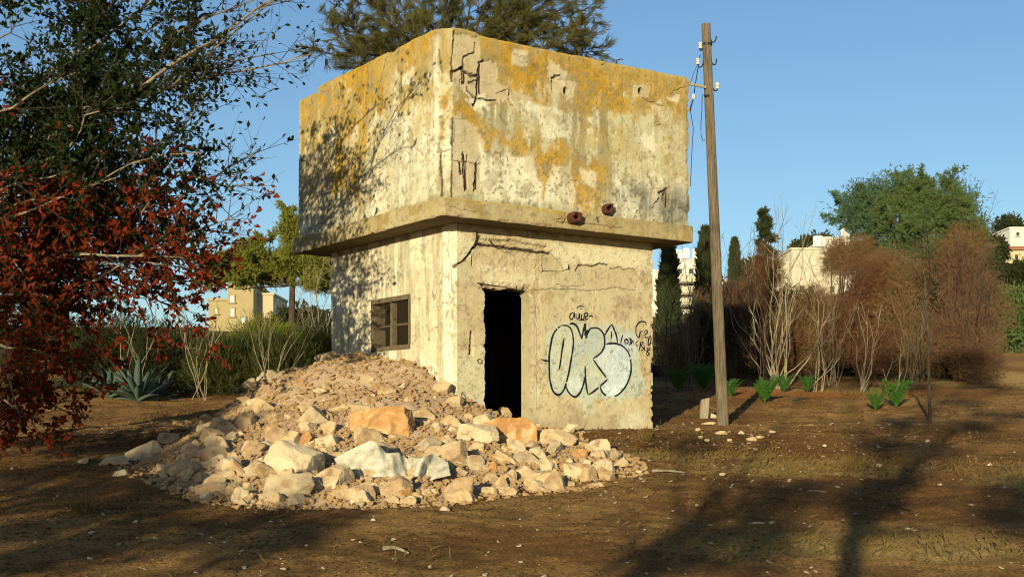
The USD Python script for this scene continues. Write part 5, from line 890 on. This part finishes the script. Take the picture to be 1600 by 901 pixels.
# left side: reeds, brush and agaves
for i, (px, d, bl, mat, lab) in enumerate([
    (470, 31, [eb(450, 570, 31, 60, 32), eb(500, 560, 31, 35, 36)], 'reed', 'green reedy brush beside the tower above the heap'), (380, 31.5, [eb(385, 572, 31.5, 60, 36), eb(340, 575, 31, 40, 38)], 'reed', 'green-brown reedy brush left of the heap top'),
    (290, 32, [eb(280, 560, 32, 55, 55), eb(245, 570, 31.5, 45, 45)], 'twig_olive', 'dark olive brush behind the pale bare stems at left'), (190, 32, [eb(190, 545, 32, 60, 70), eb(140, 560, 32, 50, 60)], 'twig_olive', 'dark olive brush behind the blue-green agaves'), (60, 33, [eb(60, 545, 33, 80, 80), eb(-30, 550, 33, 60, 80)], 'twig_olive', 'dark brush behind the red tree at the far left'),
    (420, 36, [eb(405, 530, 38, 40, 26), eb(440, 536, 38, 35, 20)], 'needle_green', 'bright yellow-green bush below the umbrella pine')]):
    bush('brush', lab, gat(px, d), bl, mat, 170, 40, .2, .34 if mat == 'reed' else .22, .022, 190 + i, 'bark_dark' if i in (2, 3, 4) else None, up=1.4 if mat == 'reed' else .5, jit=.5, shell=.2)
for i, (px, d, tg, lab) in enumerate([(420, 29.5, [(400, 480), (415, 500), (432, 470), (445, 490), (460, 510), (388, 500), (470, 480), (485, 500), (498, 470), (510, 500)], 'row of thin upright pale stems above the heap'), (310, 29.5, [(270, 460), (288, 480), (300, 450), (320, 470), (340, 490), (350, 450), (365, 480), (330, 510)], 'pale slanting bare stems left of the heap'), (210, 30, [(180, 470), (200, 450), (220, 480), (240, 460), (255, 500), (165, 500)], 'pale bare stems behind the agaves')]):
    stems('bare_thicket', lab, 'shrub', gat(px, d), [at(x, y, d + .02 * j) for j, (x, y) in enumerate(tg)], .02, 'stem_pale', 200 + i, 1.6, .5)
def agave(label, base, n, L, seed):
    t = thing('agave', label, 'agave', loc=base); r = rng_(seed)
    for i in range(n):
        a = i * 2.4 + r.uniform(-.2, .2); el = r.uniform(.25, 1.25); ln = L * r.uniform(.8, 1.1); d = np.array([math.cos(a) * math.cos(el), math.sin(a) * math.cos(el), math.sin(el)]); sd = nz(np.cross(d, [0, 0, 1])); V = []
        for s in np.linspace(0, 1, 9):
            c = base + d * ln * s - np.array([0, 0, .22 * ln * s * s * math.cos(el)]); w = ln * .075 * (.75 + .9 * s - 1.65 * s ** 3); up = np.cross(sd, d)
            V += [c + sd * w + up * w * .35, c - up * .01, c - sd * w + up * w * .35, c - up * w * .35]
        k = np.arange(8)[:, None] * 4; f = np.vstack([np.stack([k + j, k + (j + 1) % 4, k + 4 + (j + 1) % 4, k + 4 + j], -1).reshape(-1, 4) for j in range(4)])
        obj('leaf', (np.array(V), np.vstack([f[:, [0, 1, 2]], f[:, [0, 2, 3]]])), 'agave_leaf', t, origin=base, smooth=True)
for i, (px, py, n, L, lab) in enumerate([(215, 628, 30, 1.15, 'largest blue-green agave in front of the dark brush'), (172, 622, 22, .9, 'left agave partly under the red tree'), (248, 622, 20, .8, 'right smaller agave nearest the heap')]):
    agave(lab, drop(px, py, ground), n, L, 210 + i)
bush('far_bush', 'green round bush at the right edge beyond the dry field', gat(1590, 62), [eb(1590, 500, 62, 38, 50), eb(1640, 490, 62, 40, 60)], 'feather_green', 200, 40, .3, .3, .09, 220, 'bark_dark')
bush('far_bush', 'olive bush above the green round bush at the right edge', gat(1600, 75), [eb(1600, 440, 75, 40, 30), eb(1570, 450, 75, 20, 26)], 'twig_olive', 150, 36, .3, .3, .09, 221, 'bark_dark')

# ------------------------------------------------------------------ cypresses and conifers
def cypress(label, px, d, top, bot, wpx, seed, name='cypress'):
    b = gat(px, d); t = thing(name, label, 'cypress', loc=b); r = rng_(seed); z0, z1 = at(px, bot, d)[2], at(px, top, d)[2]; W_ = wpx / F * d
    obj('trunk', tube([b - [0, 0, .3], [b[0], b[1], z1 - .2]], [.16, .03], 6), 'bark_dark', t, origin=b)
    n = 5200; h = r.random(n); prof = np.interp(h, [0, .12, .5, .85, 1], [.6, 1, .85, .45, .06]); a = r.uniform(0, 6.28, n); cl = meshkit.noise(np.stack([np.cos(a) * 2 + seed, np.sin(a) * 2, h * 14], -1), seed)
    rr = W_ / 2 * prof * (.55 + .65 * cl); P = np.stack([b[0] + rr * np.cos(a), b[1] + rr * np.sin(a), z0 + (z1 - z0) * h], -1); D = np.stack([np.cos(a) * .5, np.sin(a) * .5, 1.1 + 0 * a], -1) + r.normal(0, .3, (n, 3))
    obj('crown', leaves(P, D, r.uniform(.2, .42, n), r.uniform(.07, .14, n), r), 'cypress_leaf', t, origin=b, kind='stuff')
cypress('slim dark cypress just right of the tower', 1045, 50, 383, 600, 34, 230); cypress('slim dark cypress hidden behind the utility pole', 1102, 52, 362, 590, 30, 231); cypress('small distant cypress right of the utility pole', 1148, 90, 376, 450, 15, 232)
def conifer(label, px, d, top, bot, wpx, seed):
    b = gat(px, d); t = thing('conifer', label, 'conifer', loc=b); r = rng_(seed); z0, z1 = at(px, bot, d)[2], at(px, top, d)[2]; W_ = wpx / F * d / 2
    obj('trunk', tube([b - [0, 0, .3], [b[0], b[1], z1]], [.18, .03], 6), 'bark_dark', t, origin=b); A, E = [], []
    for i in range(70):
        h = (i + r.random()) / 70; a = r.uniform(0, 6.28); rr = W_ * (1 - h * .75) * r.uniform(.6, 1.1) * (.75 + .4 * math.sin(h * 40)); p = np.array([b[0], b[1], z0 + (z1 - z0) * h * .95]); A.append(p); E.append(p + [rr * math.cos(a), rr * math.sin(a), rr * .25])
    A, E = np.array(A), np.array(E); obj('branches', twig_tubes(A, E, .03), 'bark_dark', t, origin=b, kind='stuff')
    P, D = spray(A, E, 75, 0, 0, r, .3, .8, .6, .1); obj('crown', leaves(P, D, r.uniform(.15, .34, len(P)), .06, r), 'cypress_leaf', t, origin=b, kind='stuff')
conifer('ragged dark conifer standing above the pale fan-shaped shrub', 1196, 60, 322, 470, 62, 240)
for i, (px, py, d, rx, ry, lab) in enumerate([(1275, 385, 190, 26, 16, 'rounded dark tree on the hill above the cream building'), (1255, 392, 185, 18, 14, 'smaller dark tree left on the hill above the cream building'), (1575, 358, 200, 18, 18, 'dark round tree on the hilltop near the grey house'), (1545, 385, 170, 20, 14, 'low tree left of the orange-roofed house'), (1350, 400, 180, 34, 20, 'olive tree on the hill behind the green crown'), (1180, 430, 150, 30, 18, 'low hillside tree left of the cream building'), (1520, 410, 150, 40, 22, 'wide hillside tree below the orange-roofed house'), (1130, 470, 130, 30, 20, 'hillside tree below the white apartment block'), (470, 505, 110, 40, 14, 'low green trees line behind the pine trunk')]):
    bush('hill_tree', lab, gat(px, d), [eb(px, py, d, rx, ry), eb(px + rx * .5, py + ry * .4, d, rx * .7, ry * .7)], 'cypress_leaf' if i % 2 == 0 else 'twig_olive', 110, 26, .5, .7, .3, 250 + i, 'bark_dark', cat='tree', stem_n=3)

# ------------------------------------------------------------------ distant buildings
def house(name, label, blocks, d, cat='building', wins=(), roof=None, tanks=()):
    """blocks: (x0, x1, y top, y bottom, depth offset, wall look) in photo pixels at d metres; wins: (x, y, w, h, block)"""
    x0 = blocks[0][0]; b = gat((blocks[0][0] + blocks[0][1]) / 2, d); t = thing(name, label, cat, loc=b)
    for (xa, xb, ya, yb, dd, mt) in blocks:
        p, q = at(xa, ya, d + dd), at(xb, yb, d + dd); z1 = p[2]; z0 = min(q[2], float(ground(p[0], d + dd)) - 1)
        obj('wall', box(((p[0] + q[0]) / 2, d + dd + 4, (z0 + z1) / 2), (q[0] - p[0], 8, z1 - z0), 0, .03), mt, t, origin=b)
        obj('parapet', box(((p[0] + q[0]) / 2, d + dd + 4, z1 + .12), (q[0] - p[0] + .25, 8.25, .24), 0, .03), mt, t, origin=b)
    for (wx, wy, ww, wh, k) in wins:
        dd = d + blocks[k][4]; p, q = at(wx - ww / 2, wy - wh / 2, dd), at(wx + ww / 2, wy + wh / 2, dd); c = (p + q) / 2; w_, h_ = abs(q[0] - p[0]), abs(p[2] - q[2])
        wn = tag(UsdGeom.Xform.Define(stage, str(t.GetPath()) + '/' + numbered('window', str(t.GetPath()))).GetPrim())
        obj('frame', join([box(c + [0, -.05, h_ / 2 + .06], (w_ + .3, .22, .12)), box(c + [0, -.1, -h_ / 2 - .06], (w_ + .4, .34, .12)), box(c + [-w_ / 2 - .06, -.03, 0], (.12, .16, h_)), box(c + [w_ / 2 + .06, -.03, 0], (.12, .16, h_))]), blocks[k][5], wn, origin=b)
        obj('pane', box(c + [0, .02, 0], (w_, .08, h_)), 'pane', wn, origin=b)
    for (wx, wy, r_, h_) in tanks:
        c = at(wx, wy, d + 3); m = trimesh.creation.cylinder(r_, h_, sections=14); obj('water_tank', (np.array(m.vertices) + c + [0, 0, h_ / 2], np.array(m.faces)), 'tank_white', t, origin=b, smooth=40)
    if roof:
        for (xa, xb, ya, yb) in roof:
            p, q = at(xa, yb, d), at(xb, yb, d); rz = at(xa, ya, d)[2]; o_ = .5; x0, x1, y0, y1, z = p[0] - o_, q[0] + o_, d - o_, d + 8.5, p[2] + .25
            v = np.array([[x0, y0, z], [x1, y0, z], [x1, y1, z], [x0, y1, z], [x0 + 2, (y0 + y1) / 2, rz], [x1 - 2, (y0 + y1) / 2, rz], [x0, y0, z - .2], [x1, y0, z - .2], [x1, y1, z - .2], [x0, y1, z - .2]])
            obj('roof', (v, np.array([[0, 1, 5], [0, 5, 4], [1, 2, 5], [2, 3, 4], [2, 4, 5], [3, 0, 4], [6, 7, 1], [6, 1, 0], [7, 8, 2], [7, 2, 1], [8, 9, 3], [8, 3, 2], [9, 6, 0], [9, 0, 3]])), 'roof_tile', t, origin=b)
    return t
house('old_building', 'ochre square-topped old building seen under the umbrella pine', [(356, 396, 446, 540, -1.5, 'castle_stone'), (326, 358, 470, 540, 0, 'castle_stone'), (394, 427, 461, 540, .5, 'house_yellow')], 130, wins=[(363, 467, 6, 10, 0), (363, 488, 6, 12, 0), (338, 486, 4, 8, 1), (380, 500, 5, 9, 0)])
house('white_house', 'low white house with a red roof patch left of the tower', [(460, 478, 515, 545, 0, 'house_white'), (478, 520, 508, 545, 1.5, 'house_white'), (428, 462, 524, 545, .5, 'house_white')], 120, 'house', wins=[(490, 522, 4, 6, 1), (505, 520, 4, 6, 1), (442, 532, 4, 5, 2)], roof=[(455, 480, 508, 514)], tanks=[(432, 518, .6, .9), (485, 503, .35, 1.2)])
house('apartment_block', 'white apartment block with balconies seen between tower and utility pole', [(1050, 1112, 408, 520, 0, 'house_white'), (1012, 1052, 424, 520, 1.5, 'house_white'), (1110, 1150, 440, 520, 1, 'house_white')], 150, wins=[(x, y, 7, 8, 0) for y in (424, 442, 460) for x in (1062, 1080, 1098)] + [(1034, 445, 6, 8, 1), (1034, 462, 6, 8, 1), (1128, 455, 6, 8, 2)], tanks=[(1060, 405, .5, 1.1), (1072, 404, .45, 1.2), (1088, 404, .5, 1.1), (1102, 405, .4, 1.2)])
ab = stage.GetPrimAtPath('/World/apartment_block'); ao = np.array(ab.GetAttribute('xformOp:translate').Get())
for bx in (1071, 1092):
    for by in (434, 452, 470):
        c = at(bx, by, 149); obj('balcony', join([box(c + [0, 0, -.55], (1.5, 1.2, .14)), box(c + [0, -.55, -.15], (1.5, .1, .8))]), 'house_cream', ab, origin=ao)
house('cream_building', 'cream flat-roofed building on the hill behind the pale bare stems', [(1237, 1312, 390, 500, 0, 'house_cream'), (1290, 1335, 374, 500, 2.5, 'house_white'), (1215, 1240, 412, 500, 1, 'house_cream')], 140, wins=[(1253, 452, 8, 11, 0), (1268, 452, 8, 11, 0), (1290, 408, 8, 10, 0), (1300, 452, 7, 10, 0), (1325, 392, 6, 8, 1)], tanks=[(1278, 386, .55, 1.2), (1292, 386, .5, 1.1), (1320, 371, .5, 1.1)])
house('orange_house', 'orange-yellow house with red tile roof at the right edge', [(1560, 1640, 392, 450, 0, 'house_yellow'), (1542, 1562, 398, 450, 1.5, 'house_yellow')], 170, 'house', wins=[(1572, 402, 5, 8, 0), (1588, 402, 5, 8, 0), (1606, 402, 5, 8, 0)], roof=[(1556, 1644, 378, 391)])
house('grey_house', 'grey-white house above the red tile roof at the right edge', [(1578, 1650, 357, 400, 0, 'house_white'), (1555, 1580, 376, 400, 1.5, 'house_cream')], 190, 'house', wins=[(1590, 366, 5, 6, 0)])

# ------------------------------------------------------------------ trees behind the camera whose shadows lie on the ground
SH = [  # (photo x, y of the shadow, half-width px, photo depth or None for the ground)
 (40, 740, 120, None), (150, 765, 120, None), (260, 790, 110, None), (80, 820, 130, None), (370, 822, 80, None), (450, 842, 60, None), (200, 848, 90, None), (30, 880, 90, None), (160, 700, 90, None), (60, 690, 90, None), (290, 745, 50, None),
 (60, 600, 90, 17.4), (150, 570, 70, 17.6), (20, 500, 90, 17.2), (110, 660, 90, 17.6), (230, 690, 60, None), (40, 400, 70, 17.4), (300, 690, 40, None),
 (1240, 770, 70, None), (1175, 778, 40, None), (1120, 848, 80, None), (1200, 838, 50, None), (1030, 876, 70, None), (1450, 702, 60, None), (1380, 694, 40, None), (1575, 805, 60, None), (1600, 772, 50, None), (1500, 668, 60, None), (1400, 660, 40, None), (1570, 650, 70, None), (1080, 697, 50, None), (1360, 788, 26, None), (1500, 630, 50, None),
 (1180, 570, 60, 35), (1250, 565, 50, 35), (1320, 562, 60, 35), (1400, 555, 55, 35), (1470, 548, 50, 34), (1530, 550, 40, 34), (1340, 590, 70, 34), (1450, 590, 60, 34), (1520, 590, 50, 34), (1560, 600, 60, 34),
 (200, 728, 60, 17.2), (255, 715, 50, 17.2), (315, 715, 50, 16.8), (345, 665, 36, 18.5), (300, 762, 40, 15.2)]
shade = [[], [], []]
for (px, py, hw, d) in SH:
    g = at(px, py, d) if d else drop(px, py, ground); row = 0 if px < 700 else (1 if px < 1290 else 2); t = (g[1] + (5.0, 6.0, 7.5)[row]) / SUN[1] * -1; c = g + SUN * t; k_ = 1.0 if px < 700 else 1.0; shade[row].append((*c, k_ * hw / F * g[1], .5, (.2 + .1 * (hw > 60)) * (1 if px < 700 else .55)))
for i, bl in enumerate(shade):
    bl = np.array(bl); x0 = -1.85 if i == 2 else bl[:, 0].mean(); y0 = bl[:, 1].mean() + (1.5 if i == 2 else 0)
    if i == 2: y0 = -6.0
    b = np.array([x0, y0, float(ground(x0, y0))]); t = thing('shade_tree', ('wide tree left behind the viewpoint shading the left foreground', 'tree behind the viewpoint shading the middle foreground', 'straight-trunked tree behind the viewpoint shading the right foreground')[i], 'tree', loc=b); fk = b + [0, 0, 3.6]
    obj('trunk', tube(curve(b - [0, 0, .2], fk, 6, (.02, 0, 0), .01, i), [.17, .15, .14, .13, .12, .11], 8), 'bark_dark', t, origin=b)
    for p, r_ in limb_set(fk, [q[:3] for q in bl], .05, .012, 270 + i, .03, .04, 8): obj('branch', tube(p, r_, 5), 'bark_dark', t, origin=b)
    obj('crown', cloud([tuple(q) for q in bl], (34, 20, 24)[i], 18, (.15, .2, .2)[i], .16, .07, rng_(280 + i), .6, .1, .1), 'leaf_green', t, origin=b, kind='stuff')
